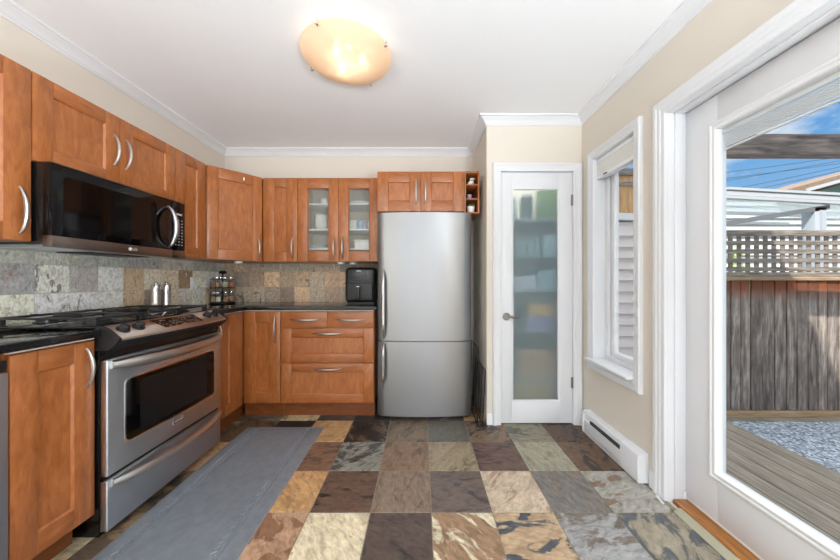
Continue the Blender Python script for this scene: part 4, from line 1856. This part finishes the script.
for tier, z in ((0, .0185), (1, .1535)):
    for k in range(6):
        a = 2 * PI * k / 6 + (0.5 if tier == 0 else .35) - 2.1
        nm, colr = SPC[(k + tier * 2) % 6]
        jx, jy, jz = SX + .066 * math.cos(a), SY + .066 * math.sin(a), CT1 + z
        j = thing('spice_jar', f'small glass jar of {nm} spice on the {"lower" if tier == 0 else "upper"} tier of the revolving rack', 'jar', (jx, jy, jz), 0, 'spice jars on the revolving rack')
        mb = MB()
        mb.lathe([(.024, 0), (.026, .003), (.026, .062), (.022, .070), (.020, .074)], (jx, jy, jz), 18)
        gb = mb.build('glass', M_JARGLASS, j)
        mb = MB()
        mb.lathe([(.022, .002), (.0235, .006), (.0235, .046), (.004, .049)], (jx, jy, jz), 16)
        mk = 'spice_' + nm
        mb.build('spice', MATS.get(mk) or noisy(mk, colr, tuple(x * .75 for x in colr[:3]) + (1,), 120, .9), j)
        mb = MB()
        mb.lathe([(.0225, .072), (.0235, .074), (.0235, .092), (.021, .095), (.003, .0955)], (jx, jy, jz), 18)
        mb.build('lid', M_CHROME, j)

# air fryer
af = thing('air_fryer', 'boxy black air fryer on the counter beside the refrigerator', 'air fryer', (-.558, 2.82, CT1))
ax0, ax1, ay0, ay1 = -.697, -.415, 2.735, 2.975
az1 = CT1 + .335
mb = MB()
mb.box(ax0, ax1, ay0, ay1, CT1 + .012, az1, .038, seg=5)
mb.box(ax0 + .02, ax1 - .02, ay0 + .02, ay1 - .02, CT1, CT1 + .02)
mb.build('body', M_BLACKM, af, sharp=40)
mb = MB()
mb.box(ax0 + .022, ax1 - .022, ay0 - .010, ay0 + .03, CT1 + .03, CT1 + .195, .012, seg=4)
bk = mb.build('basket_drawer', M_BLACKM, af, sharp=40)
mb = MB()
xc = (ax0 + ax1) / 2 - .01
mb.box(xc - .018, xc + .018, ay0 - .060, ay0 - .035, CT1 + .05, CT1 + .165, .009, seg=3)
mb.box(xc - .013, xc + .013, ay0 - .042, ay0 - .006, CT1 + .14, CT1 + .162, .004)
mb.box(xc - .0165, xc + .0165, ay0 - .0615, ay0 - .058, CT1 + .158, CT1 + .164, .001, 1)
mb.build('handle', [M_BLACKM, M_CHROME], bk)
mb = MB()
mb.box(ax0 + .05, ax1 - .045, ay0 - .004, ay0 + .01, CT1 + .215, az1 - .022, .004)
dpl = mb.build('display', mat('air_fryer_display', rgb(34, 38, 42), .12), af)
mb = MB()
mb.box(xc - .022, xc + .022, ay0 - .0048, ay0 - .0036, az1 - .036, az1 - .028)
mb.build('brand_mark', M_LED, dpl)
mb = MB()
for i in range(2):
    mb.box(ax1 - .072 + i * .014, ax1 - .069 + i * .014, ay0 - .0048, ay0 - .0036, CT1 + .24, az1 - .04)
mb.build('button_marks', M_RUBBER, dpl)


def vessel(prof, t=.003):
    """outer profile bottom to rim, then back down inside"""
    inner = [(max(r_ - t, .0005), z + (t if i == 0 else 0)) for i, (r_, z) in enumerate(prof)]
    return [(.0005, prof[0][1])] + prof + inner[::-1] + [(.0005, prof[0][1] + t)]


# dishes behind the glass doors
CGX, CGY = -1.107, UYF
S0, S1, S2 = UZ0 + .124, UZ0 + .300, UZ0 + .534
zb = S1 + .0003
bx_ = CGX + .165
proto = None
for i in range(5):
    lab = ['bottom', 'second from the bottom', 'middle', 'second from the top', 'top'][i]
    labs = f'white ceramic bowl, {lab} one of the stack behind the glass door'
    if proto is None:
        mb = MB()
        mb.lathe(vessel([(.030, 0), (.040, .012), (.056, .035), (.062, .052)]), (0, 0, 0), 26)
        proto = mb.build('bowl', M_CERAMIC)
        proto.location = (bx_, CGY + .15, zb)
        tag(proto, labs, 'bowl', 'stacked white bowls in the glass cabinet')
    else:
        b2 = proto.copy()
        COL.objects.link(b2)
        b2.location = (bx_, CGY + .15, zb + i * .022)
        b2['label'] = labs
mb = MB()
mb.lathe(vessel([(.024, 0), (.036, .010), (.042, .040), (.044, .058)]), (bx_ + .03, CGY + .15, S2 + .0003), 22)
tag(mb.build('cup', M_CERAMIC, org=(bx_ + .03, CGY + .15, S2 + .0003)), 'small white cup on the upper shelf above the stacked bowls', 'cup')
for i, (r_, lab) in enumerate(((.115, 'lower white dinner plate on the cabinet floor below the stacked bowls'), (.105, 'upper white dinner plate on the cabinet floor below the stacked bowls'))):
    mb = MB()
    mb.lathe(vessel([(r_ * .6, 0), (r_ * .75, .006), (r_, .020)]), (bx_ - .01, CGY + .155, S0 + .0003 + i * .013), 30)
    tag(mb.build('plate', M_CERAMIC, org=(bx_ - .01, CGY + .155, S0 + .0003 + i * .013)), lab, 'plate', 'white plates below the bowls')
mx0 = CGX + .465
mb = MB()
mb.lathe(vessel([(.075, 0), (.095, .006), (.125, .022)]), (mx0 + .08, CGY + .16, S2 + .0003), 30)
tag(mb.build('platter', M_CERAMIC, org=(mx0 + .08, CGY + .16, S2 + .0003)), 'shallow white platter alone on the upper shelf of the glass cabinet', 'plate')
for i, (xx, mm, lab) in enumerate(((mx0 - .002, M_CERAMIC, 'white mug beside the blue mug, nearer the cabinet middle'), (mx0 + .085, M_BLUEC, 'pale blue mug between two white mugs behind the glass'),
                                   (mx0 + .172, M_CERAMIC, 'white mug beside the blue mug, nearer the refrigerator'))):
    t_ = thing('mug', lab, 'mug', (xx, CGY + .13, S1 + .0003), 0, 'mugs in the glass cabinet')
    mb = MB()
    mb.lathe(vessel([(.036, 0), (.039, .004), (.039, .086), (.040, .090)]), (xx, CGY + .13, S1 + .0003), 22)
    mb.build('body', mm, t_)
    mb = MB()
    pts = []
    for k in range(9):
        a = -PI / 2 + PI * k / 8
        pts.append((xx + .015 + .0 * k, CGY + .13 - .036 - .022 * math.cos(a), S1 + .046 + .026 * math.sin(a)))
    mb.tube(pts, .005, 8)
    mb.build('handle', mm, t_)
t_ = thing('food_container', 'white rectangular container on the cabinet floor below the mugs', 'container', (mx0 + .10, CGY + .15, S0 + .0003))
mb = MB()
mb.box(mx0 + .025, mx0 + .185, CGY + .075, CGY + .22, S0 + .0003, S0 + .070, .010, seg=3)
mb.build('tub', M_CERAMIC, t_)
mb = MB()
mb.box(mx0 + .020, mx0 + .190, CGY + .070, CGY + .225, S0 + .068, S0 + .082, .004)
mb.build('lid', M_PLASTICW, t_)

# things in the open shelf unit
OX, OY, OZ = .367 + .063, FYF + .06, 1.727
z0 = OZ + SHZ[1] + .0102
fg = thing('figurine', 'small white cow figurine with dark patches in the top cubby', 'figurine', (OX, OY, z0))
mb = MB()
bm = bmesh.new()
bmesh.ops.create_icosphere(bm, subdivisions=3, radius=1.0)
for v in bm.verts:
    v.co = Vector((OX + v.co.x * .030, OY + v.co.y * .022, z0 + .022 + v.co.z * .022))
mb.add_bm(bm)
bm = bmesh.new()
bmesh.ops.create_icosphere(bm, subdivisions=3, radius=1.0)
for v in bm.verts:
    v.co = Vector((OX + .008 + v.co.x * .017, OY - .010 + v.co.y * .019, z0 + .050 + v.co.z * .017))
mb.add_bm(bm)
for s in (-1, 1):
    mb.tube([(OX + .008 + s * .012, OY - .006, z0 + .058), (OX + .008 + s * .026, OY - .006, z0 + .064)], [.006, .003], 8)
    mb.tube([(OX + .008 + s * .007, OY - .004, z0 + .062), (OX + .008 + s * .009, OY - .004, z0 + .076)], [.0035, .001], 8)
    mb.tube([(OX + s * .016, OY - .012, z0 + .012), (OX + s * .018, OY - .026, z0 + .007)], [.009, .007], 10)
M_COW = noisy('cow_glaze', rgb(238, 236, 230), rgb(60, 58, 56), 34, .25, lo=.58, hi=.6, detail=1)
mb.build('body', M_COW, fg)
mb = MB()
bm = bmesh.new()
bmesh.ops.create_icosphere(bm, subdivisions=2, radius=1.0)
for v in bm.verts:
    v.co = Vector((OX + .008 + v.co.x * .010, OY - .026 + v.co.y * .007, z0 + .044 + v.co.z * .008))
mb.add_bm(bm)
mb.build('muzzle', mat('pink_glaze', rgb(214, 170, 156), .3), fg)
z0 = OZ + SHZ[0] + .0102
mb = MB()
mb.lathe(vessel([(.014, 0), (.017, .004), (.020, .036), (.021, .042)]), (OX - .012, OY, z0), 20)
tag(mb.build('cup', mat('lilac_ceramic', rgb(170, 170, 196), .35), org=(OX - .012, OY, z0)), 'tiny lilac cup in the middle cubby', 'cup')
z0 = OZ + .0122
pt = thing('potted_plant', 'small green succulent in a white pot in the bottom cubby', 'plant', (OX, OY, z0))
mb = MB()
mb.lathe(vessel([(.024, 0), (.027, .004), (.033, .050), (.035, .056)], .004), (OX, OY, z0), 22)
mb.build('pot', M_CERAMIC, pt)
mb = MB()
mb.lathe([(.030, .046), (.002, .049)], (OX, OY, z0), 18)
mb.build('soil', mat('potting_soil', rgb(50, 40, 32), .95), pt)
mb = MB()
rr = random.Random(5)
for k in range(34):
    a = rr.random() * 2 * PI
    el = .35 + 1.1 * rr.random()
    ln = .018 + .022 * rr.random()
    p0 = Vector((OX + .008 * math.cos(a), OY + .008 * math.sin(a), z0 + .047))
    d_ = Vector((math.cos(a) * math.cos(el), math.sin(a) * math.cos(el), math.sin(el)))
    mb.tube([p0, p0 + d_ * ln * .5 + Vector((0, 0, .002)), p0 + d_ * ln * .85, p0 + d_ * ln + Vector((0, 0, .003))], [.002, .0055, .004, .0008], 7, 0, .5)
mb.build('leaves', noisy('succulent_green', rgb(70, 96, 62), rgb(110, 136, 90), 30, .5), pt)

# ------------------------------------------------------------------ pantry contents behind the frosted glass
PX0, PX1, PY0, PY1 = XBUMP + .09, XR + .0, YP + .1, YB
mb = MB()
mb.box(XR + .001, XR + .15, YP + .1, YB, 0, ZC)
struct('wall_pantry_inner', mb, M_WALL, 'inner side wall of the pantry closet', 'wall')
SHELFZ = (.30, .72, 1.06, 1.36, 1.68)
sp = None
for i, z in enumerate(SHELFZ):
    lab = ['lowest', 'second lowest', 'middle', 'second highest', 'highest'][i] + ' white pantry shelf behind the frosted door'
    if sp is None:
        mb = MB()
        mb.box(PX0 + .003, PX1 - .003, PY0 + .06, PY1 - .003, 0, .018, .002)
        sp = mb.build('pantry_shelf', mat('pantry_shelf_grey', rgb(170, 178, 182), .5))
        sp.location = (0, 0, z)
        tag(sp, lab, 'shelf', 'pantry shelves')
    else:
        s2 = sp.copy()
        COL.objects.link(s2)
        s2.location = (0, 0, z)
        s2['label'] = lab
GP = 'groceries behind the frosted door'


def carton(name, cat, x0, x1, z, h, y0, dep, colr, label, bev=.004, lid=None):
    m_ = MB()
    m_.box(x0, x1, y0, y0 + dep, z, z + h, bev)
    mm = mat('pantry_' + label[:14], rgb(*colr), .5)
    if lid is None:
        tag(m_.build(name, mm, org=((x0 + x1) / 2, y0 + dep / 2, z)), label, cat, GP)
    else:
        t2 = thing(name, label, cat, ((x0 + x1) / 2, y0 + dep / 2, z), 0, GP)
        m_.build('body', mm, t2)
        m_ = MB()
        m_.box(x0 - .003, x1 + .003, y0 - .003, y0 + dep + .003, z + h, z + h + .02, .004)
        m_.build('lid', mat('pantry_lid_' + label[:10], rgb(*lid), .4), t2)


def canister(name, cat, x, y, z, r_, h, colr, label, lidc=(225, 228, 230)):
    t2 = thing(name, label, cat, (x, y, z), 0, GP)
    m_ = MB()
    m_.lathe([(r_ * .95, 0), (r_, .006), (r_, h * .86), (r_ * .8, h * .92)], (x, y, z), 20)
    m_.build('body', mat('pantry_' + label[:16], rgb(*colr), .35), t2)
    m_ = MB()
    m_.lathe([(r_ * .82, h * .92), (r_ * .84, h * .93), (r_ * .84, h), (.004, h * 1.01)], (x, y, z), 20)
    m_.build('lid', mat('pantry_cap_' + label[:14], rgb(*lidc), .4), t2)


pb = bpy.data.lights.new('pantry_bulb', 'POINT')  # added point light with no visible lamp, brightens the pantry contents
pb.energy = 7
pb.shadow_soft_size = .05
pbo = bpy.data.objects.new('pantry_bulb', pb)
COL.objects.link(pbo)
pbo.location = (.95, PY0 + .045, 2.30)
E = .0183
ysh = PY0 + .075
s = SHELFZ[4] + E
canister('canister', 'canister', .79, ysh + .08, s, .06, .20, (190, 205, 205), 'pale canister on the highest pantry shelf behind the frosted glass')
canister('canister', 'canister', .94, ysh + .08, s, .055, .22, (86, 100, 104), 'dark grey canister on the highest pantry shelf behind the frosted glass')
carton('cereal_box', 'box', 1.03, 1.20, s, .26, ysh + .03, .08, (120, 146, 96), 'green box on the highest pantry shelf behind the frosted glass')
s = SHELFZ[3] + E
canister('canister', 'canister', .76, ysh + .07, s, .055, .16, (205, 216, 216), 'white canister below the pale one behind the frosted glass')
carton('storage_bin', 'bin', .84, 1.04, s, .13, ysh + .02, .2, (150, 164, 164), 'grey bin in the middle of the second highest pantry shelf')
carton('storage_bin', 'bin', 1.07, 1.25, s, .18, ysh + .02, .2, (190, 208, 214), 'pale blue bin beside the hinges behind the frosted glass')
s = SHELFZ[2] + E
carton('food_box', 'box', .70, 1.0, s + .0, .12, ysh, .2, (222, 206, 212), 'wide pinkish white box on the middle pantry shelf', lid=(120, 110, 116))
carton('food_box', 'box', 1.03, 1.22, s, .17, ysh + .02, .16, (176, 196, 204), 'pale teal box on the middle pantry shelf')
s = SHELFZ[1] + E
carton('snack_bag', 'bag', .93, 1.24, s + .105, .12, ysh, .16, (224, 160, 70), 'orange and yellow snack box lying on a purple box behind the frosted glass', .03)
carton('food_box', 'box', .92, 1.25, s, .1045, ysh, .18, (146, 124, 176), 'purple box under the orange snack box behind the frosted glass')
carton('food_box', 'box', .68, .90, s, .11, ysh + .01, .18, (96, 84, 86), 'dark brown box beside the purple box behind the frosted glass')
s = SHELFZ[0] + E
canister('jug', 'jug', .75, ysh + .09, s, .075, .30, (206, 222, 230), 'pale blue jug on the lowest pantry shelf behind the door lever')
carton('storage_bin', 'bin', .86, 1.22, s, .24, ysh + .02, .22, (206, 146, 92), 'brown bin on the lowest pantry shelf', lid=(70, 70, 72))
s = .0005
carton('paper_sack', 'sack', .80, 1.2, s, .26, ysh + .02, .24, (226, 176, 116), 'tan paper sack on the pantry floor behind the frosted glass', .03)
carton('shoe_box', 'box', .66, .79, s, .17, ysh + .03, .2, (130, 146, 156), 'blue grey box beside the tan sack on the pantry floor')

# ------------------------------------------------------------------ outside
mb = MB()
mb.box(XO, 40, -12, 60, -.62, -.42)
M_DIRT = noisy('ground_soil', rgb(120, 116, 104), rgb(146, 140, 126), 6, .95)
struct('ground', mb, M_DIRT, 'ground beyond the fence', 'ground')
# upper storey and roof of this house (its eave shades the yard)
mb = MB()
mb.box(XR, XO, REAR, YB + .3, ZC + .13, 5.6)
M_SIDE = mat('house_siding', rgb(206, 200, 198), .6)
struct('wall_upper', mb, M_SIDE, 'upper storey wall of this house', 'wall')
mb = MB()
mb.prism([(XL - .5, 5.62), (1.95, 5.62), (1.95, 5.78), (-.02, 6.5), (XL - .5, 5.78)], -4.0, 3.3, lambda u, v, d: (u, d, v))
struct('roof', mb, mat('roof_shingle', rgb(90, 84, 80), .9), 'roof of this house', 'roof')

# gravel
def gravel_mat():
    m = mat('blue_grey_gravel', rgb(150, 160, 172), .85)
    v = coords(m)
    t, N, L, b = nodes(m)
    vo = N.new('ShaderNodeTexVoronoi')
    vo.inputs['Scale'].default_value = 55
    L.new(v, vo.inputs['Vector'])
    bw_ = N.new('ShaderNodeRGBToBW')
    L.new(vo.outputs['Color'], bw_.inputs[0])
    base(m, ramp(m, bw_.outputs[0], [(.15, rgb(92, 102, 116)), (.5, rgb(150, 162, 178)), (.85, rgb(214, 222, 234))]))
    bump(m, vo.outputs['Distance'], -.8, .02)
    return m


bm = bmesh.new()
nx, ny = 60, 90
GX0, GX1, GY0, GY1 = 2.64, 8.0, -3.0, 3.26
grid = [[bm.verts.new((GX0 + (GX1 - GX0) * i / nx, GY0 + (GY1 - GY0) * j / ny, -.375 + .012 * mnoise.noise(Vector((i * .35, j * .35, 0))))) for j in range(ny + 1)] for i in range(nx + 1)]
for i in range(nx):
    for j in range(ny):
        bm.faces.new((grid[i][j], grid[i + 1][j], grid[i + 1][j + 1], grid[i][j + 1]))
mb = MB()
mb.add_bm(bm)
mb.box(GX0, GX1, GY0, GY1, -.43, -.40)
gv = mb.build('gravel', gravel_mat())
gv['kind'] = 'stuff'
tag(gv, 'bluish grey gravel between the deck and the fence', 'gravel')

# deck of weathered boards parallel to the house
M_DECK = noisy('weathered_deck', rgb(112, 104, 94), rgb(160, 150, 138), 7, .8, .3, (10, .8, 10), detail=8, lo=.3, hi=.7)
mb = MB()
k = 0
x = XO + .01
while x < 2.60:
    mb.box(x, x + .136, -2.5, 3.20, -.125, -.095, .003)
    x += .142
mb.box(XO + .02, 2.60, -2.5, 3.2, -.30, -.13)
struct('deck', mb, M_DECK, 'weathered wooden deck outside the patio door', 'deck')
mb = MB()
mb.box(XO, 2.63, -2.5, 3.22, -.419, -.30)
struct('deck_base', mb, M_DECK, 'base under the deck', 'deck')

# fence with lattice
FY = 3.30
fc = thing('fence', 'weathered board fence with a square lattice top across the gravel yard', 'fence', (4.6, FY + .03, -.42))
FX0, FX1 = 2.80, 8.0


def fence_wood():
    m = mat('weathered_fence_wood', rgb(120, 108, 100), .85)
    v = coords(m, (4.5, 4.5, .5))
    f = ntex(m, v, 6, 8, .65, .5)
    v2 = coords(m, (1, 1, 1))
    t, N, L, b = nodes(m)
    f2 = ntex(m, v2, 5, 4)
    c1 = ramp(m, f, [(.3, rgb(78, 70, 66)), (.5, rgb(146, 134, 126)), (.7, rgb(206, 194, 184))])
    mx = N.new('ShaderNodeMix')
    mx.data_type = 'RGBA'
    mx.blend_type = 'MULTIPLY'
    mx.inputs['Factor'].default_value = .6
    L.new(c1, mx.inputs['A'])
    L.new(ramp(m, f2, [(.3, (.55, .5, .47, 1)), (.6, (1, 1, 1, 1))]), mx.inputs['B'])
    # rust brown stain along the tops of the boards (world height 1.00 to 1.16), ragged lower edge
    sep = N.new('ShaderNodeSeparateXYZ')
    tc = N.new('ShaderNodeTexCoord')
    L.new(tc.outputs['Object'], sep.inputs[0])
    ad = N.new('ShaderNodeMath')
    ad.operation = 'MULTIPLY_ADD'
    ad.inputs[1].default_value = .16
    L.new(f, ad.inputs[0])
    L.new(sep.outputs['Z'], ad.inputs[2])
    mr = N.new('ShaderNodeMapRange')
    mr.inputs['From Min'].default_value = 1.00 + .42
    mr.inputs['From Max'].default_value = 1.16 + .42
    L.new(ad.outputs[0], mr.inputs['Value'])
    m2 = N.new('ShaderNodeMix')
    m2.data_type = 'RGBA'
    L.new(mr.outputs[0], m2.inputs['Factor'])
    L.new(mx.outputs['Result'], m2.inputs['A'])
    m2.inputs['B'].default_value = rgb(124, 66, 34)
    ge = N.new('ShaderNodeNewGeometry')
    m3 = N.new('ShaderNodeMix')
    m3.data_type = 'RGBA'
    m3.blend_type = 'MULTIPLY'
    m3.inputs['Factor'].default_value = 1.0
    L.new(m2.outputs['Result'], m3.inputs['A'])
    L.new(ramp(m, ge.outputs['Random Per Island'], [(0, (.55, .53, .52, 1)), (1, (1.1, 1.08, 1.05, 1))]), m3.inputs['B'])
    L.new(m3.outputs['Result'], b.inputs['Base Color'])
    bump(m, f, .4, .004)
    return m


M_FENCE = fence_wood()
M_FRAIL = noisy('weathered_rail', rgb(106, 96, 88), rgb(160, 148, 138), 6, .85, .3, (.8, 9, 9), detail=8)
M_FCAP = noisy('tan_rail', rgb(150, 118, 86), rgb(186, 156, 122), 6, .8, .2, (.8, 9, 9), detail=6)
mb = MB()
x = FX0
rr = random.Random(11)
while x < FX1:
    w = .105 + .035 * rr.random()
    dy = rr.random() * .008
    mb.box(x, x + w - .012, FY + dy, FY + .018 + dy, -.272, 1.160, .002)
    x += w
mb.build('boards', M_FENCE, fc)
mb = MB()
mb.box(FX0, FX1, FY - .02, FY + .03, -.345, -.275, .004)
mb.build('kick_board', M_FCAP, fc)
mb = MB()
mb.box(FX0, FX1, FY - .02, FY + .05, 1.160, 1.198, .004)
mb.build('cap_rail', M_FCAP, fc)
mb = MB()
mb.box(FX0, FX1, FY - .005, FY + .035, 1.1985, 1.252, .004)
mb.build('lower_rail', M_FRAIL, fc)
mb = MB()
mb.box(FX0, FX1, FY - .015, FY + .045, 1.650, 1.712, .004)
mb.build('top_rail', M_FRAIL, fc)
mb = MB()
x = FX0 + .02
while x < FX1:
    mb.box(x, x + .047, FY + .016, FY + .024, 1.250, 1.652)
    x += .0965
z = 1.262
while z < 1.65:
    mb.box(FX0, FX1, FY + .006, FY + .0155, z, z + .045)
    z += .0965
mb.build('lattice', M_FRAIL, fc)
for px in (2.85, 5.3, 7.9):
    mb = MB()
    mb.box(px - .045, px + .045, FY + .05, FY + .14, -.42, 1.65, .004)
    mb.build('post', M_FENCE, fc)

# pergola beam above the yard
pg = thing('pergola_beam', 'dark weathered pergola beam crossing the sky outside the patio door', 'beam', (3.5, 2.42, 2.165))
M_BEAM = noisy('dark_beam', rgb(60, 56, 60), rgb(176, 158, 146), 5, .85, .3, (.9, 7, 7), detail=8, lo=.3, hi=.75)
mb = MB()
mb.box(XO + .001, 8.2, 2.38, 2.44, 2.165, 2.325, .004)
mb.build('beam', M_BEAM, pg)
mb = MB()
mb.box(XO + .001, 8.2, 2.442, 2.48, 2.165, 2.30, .004)
mb.build('second_board', M_BEAM, pg)
mb = MB()
mb.box(8.02, 8.14, 2.37, 2.49, -.42, 2.164, .004)
mb.build('post', M_BEAM, pg)

# pale shed with lap siding seen through the side window
sd_ = thing('garden_shed', 'pale shed with horizontal lap siding outside the side window', 'shed', (2.15, 3.9, -.42))
M_LAP = noisy('lap_siding', rgb(226, 214, 211), rgb(234, 224, 220), 40, .6)
mb = MB()
z = -.40
SHY = 3.55
while z < 1.80:
    mb.prism([(SHY, z), (SHY - .048, z + .002), (SHY - .004, z + .132), (SHY, z + .132)], 1.60, 2.72, lambda u, v, d: (d, u, v))
    z += .130
mb.box(1.60, 2.72, SHY, 4.3, -.42, 1.85)
mb.build('siding', M_LAP, sd_)
mb = MB()
mb.prism([(1.55, 1.90), (2.78, 1.855), (2.78, 1.93), (1.55, 1.975)], SHY - .06, 4.4, lambda u, v, d: (u, d, v))
mb.build('roof_trim', M_PLASTICW, sd_)
sc_ = thing('wooden_screen', 'brown slatted wooden screen rising behind the pale shed', 'screen', (2.6, 4.6, -.42))
M_BROWN = noisy('brown_cedar', rgb(186, 136, 84), rgb(216, 172, 118), 6, .8, .2, (8, 8, .8), detail=6)
mb = MB()
x = 2.1
while x < 3.3:
    mb.box(x, x + .10, 4.58, 4.60, -.42, 2.76, .002)
    x += .106
mb.build('slats', M_BROWN, sc_)
mb = MB()
mb.box(2.08, 3.32, 4.55, 4.62, 2.76, 2.86, .003)
mb.box(2.08, 3.32, 4.56, 4.58, 2.60, 2.66, .003)
mb.build('rail', M_FRAIL, sc_)

# white patio cover next door
pc = thing('patio_cover', 'white metal patio cover with a grey post behind the lattice fence', 'patio cover', (7.3, 5.6, -.42))
M_WMET = mat('white_metal', rgb(188, 191, 195), .4)
M_DMET = mat('dull_grey_metal', rgb(112, 114, 118), .5)
M_GMET = mat('grey_metal', rgb(176, 182, 190), .45)
PY = 5.5
ps = 300 / PY
px2 = lambda x_, y_: ((x_ - 421) / ps, CAMZ - (y_ - 280) / ps)


def slanted(mb_, xa, ya, xb, yb3, h, y0, dep):
    X0, Z0 = px2(xa, ya)
    X1, Z1 = px2(xb, yb3)
    mb_.prism([(X0, Z0), (X1, Z1), (X1, Z1 - h), (X0, Z0 - h)], y0, y0 + dep, lambda u, v, d: (u, d, v))


mb = MB()
slanted(mb, 690, 185.5, 860, 194.5, .045, PY - .04, .1)
slanted(mb, 690, 189.0, 860, 198.0, .075, PY - .02, .1)
slanted(mb, 690, 194.0, 860, 203.0, .05, PY - .05, .1)
mb.build('gutter', M_WMET, pc)
mb = MB()
slanted(mb, 690, 203, 850, 208, .05, PY + .5, .06)
slanted(mb, 690, 209, 850, 213, .05, PY + .9, .06)
mb.build('roof_rib', M_WMET, pc)
mb = MB()
slanted(mb, 690, 227, 830, 204.5, .085, PY, .06)
mb.build('cross_beam', M_DMET, pc)
for xp in (821.0, 980.0):
    X0, _ = px2(xp, 200)
    mb = MB()
    mb.box(X0 - .11, X0 + .11, PY + .0, PY + .2, -.42, px2(0, 207)[1], .006)
    mb.box(X0 - .02, X0 + .02, PY - .008, PY, -.42, px2(0, 210)[1])
    mb.build('post', M_GMET, pc)
mb = MB()
X0, Z0 = px2(660, 186)
X1, Z1 = px2(990, 200)
mb.prism([(X0, Z0 - .02), (X1, Z1 - .02), (X1, Z1 - .06), (X0, Z0 - .06)], PY + .1, PY + 1.6, lambda u, v, d: (u, d, v))
mb.build('roof_panel', arch_glass('polycarbonate', (.85, .9, .92, 1), .3, rgb(210, 220, 224)), pc)

# neighbouring house
nh = thing('neighbour_house', 'white sided house with brown shingle roof beyond the patio cover', 'house', (13, 9.5, -.42))
HY = 8.6
hs = 300 / HY
hp = lambda x_, y_: ((x_ - 421) / hs, CAMZ - (y_ - 280) / hs)
M_WS = mat('white_lap_siding', rgb(196, 198, 200), .55)
mb = MB()
z = -.42
top = hp(0, 200)[1]
while z < top:
    mb.prism([(HY, z), (HY - .07, z + .002), (HY - .006, z + .178), (HY, z + .178)], 7.6, 18, lambda u, v, d: (d, u, v))
    z += .176
mb.box(7.6, 18, HY, 12, -.42, top + .1)
mb.build('siding', M_WS, nh)
M_SHIN = noisy('brown_shingles', rgb(112, 92, 80), rgb(156, 134, 118), 12, .9, .3, (1, 1, 6), detail=6)
A = hp(770, 194)
B = hp(960, 141)
mb = MB()
mb.prism([(A[0], A[1]), (B[0], B[1]), (B[0], B[1] - .16), (A[0] + .2, A[1] - .13)], HY - .35, 12.5, lambda u, v, d: (u, d, v))
mb.prism([(B[0], B[1]), (B[0] + 7, A[1]), (B[0] + 7, A[1] - .16), (B[0], B[1] - .16)], HY - .35, 12.5, lambda u, v, d: (u, d, v))
mb.build('roof', M_SHIN, nh)
mb = MB()
A2, B2 = hp(790, 192.5), hp(960, 145.5)
mb.prism([(A2[0], A2[1]), (B2[0], B2[1]), (B2[0], B2[1] - .09), (A2[0], A2[1] - .09)], HY - .38, HY - .33, lambda u, v, d: (u, d, v))
mb.build('fascia', M_WMET, nh)
mb = MB()
A3, B3 = hp(800, 193), hp(960, 149)
mb.prism([(A3[0], A3[1] - .1), (B3[0], B3[1]), (B3[0] + 6.5, A3[1] - .1)], HY - .02, HY + .1, lambda u, v, d: (u, d, v))
mb.build('gable', mat('teal_gable', rgb(110, 140, 132), .6), nh)

# power lines
for i, (ya, yb3) in enumerate(((170, 154), (178, 158), (188, 164), (193, 168), (176, 160.5))):
    Yp = 16 + i * .4
    ss = 300 / Yp
    m_ = MB()
    pts = []
    for k in range(13):
        t = k / 12
        xx = 640 + 330 * t
        yy = ya + (yb3 - ya) * (xx - 727) / 113 + 3.0 * (4 * t * (1 - t))
        pts.append(((xx - 421) / ss, Yp, CAMZ - (yy - 280) / ss))
    m_.tube(pts, .012, 6)
    lab = ['topmost', 'second', 'third', 'lowest', 'in-between'][i]
    tag(m_.build('power_line', M_BLACKM, org=pts[6]), f'thin dark power line across the sky, the {lab} of the five', 'cable', 'power lines beyond the yard')
# bush behind the lattice
bs = thing('bush', 'bright green bush showing through the lattice beside the door frame', 'bush', (4.75, 4.6, -.42))
mb = MB()
rr = random.Random(21)
for k in range(1500):
    u, v, w = rr.gauss(0, 1), rr.gauss(0, 1), rr.gauss(0, 1)
    n_ = Vector((u, v, w)).normalized() * (rr.random() ** .4)
    p = Vector((4.72 + n_.x * .36, 4.6 + n_.y * .3, .75 + n_.z * 1.05))
    a = Vector((rr.gauss(0, 1), rr.gauss(0, 1), rr.gauss(0, 1))).normalized() * .045
    b2 = a.orthogonal().normalized() * .02
    c2 = a.cross(b2).normalized() * .004
    mb.add([p - a, p + b2 + c2, p + a, p - b2 + c2, p - c2], [(0, 1, 4), (1, 2, 4), (2, 3, 4), (3, 0, 4)])
mb.build('leaves', noisy('bush_leaf', rgb(120, 150, 60), rgb(176, 200, 96), 4, .6), bs)
mb = MB()
mb.tube([(4.75, 4.6, -.42), (4.72, 4.6, .3), (4.75, 4.6, 1.2)], [.03, .025, .01], 8)
mb.build('stem', M_BROWN, bs)
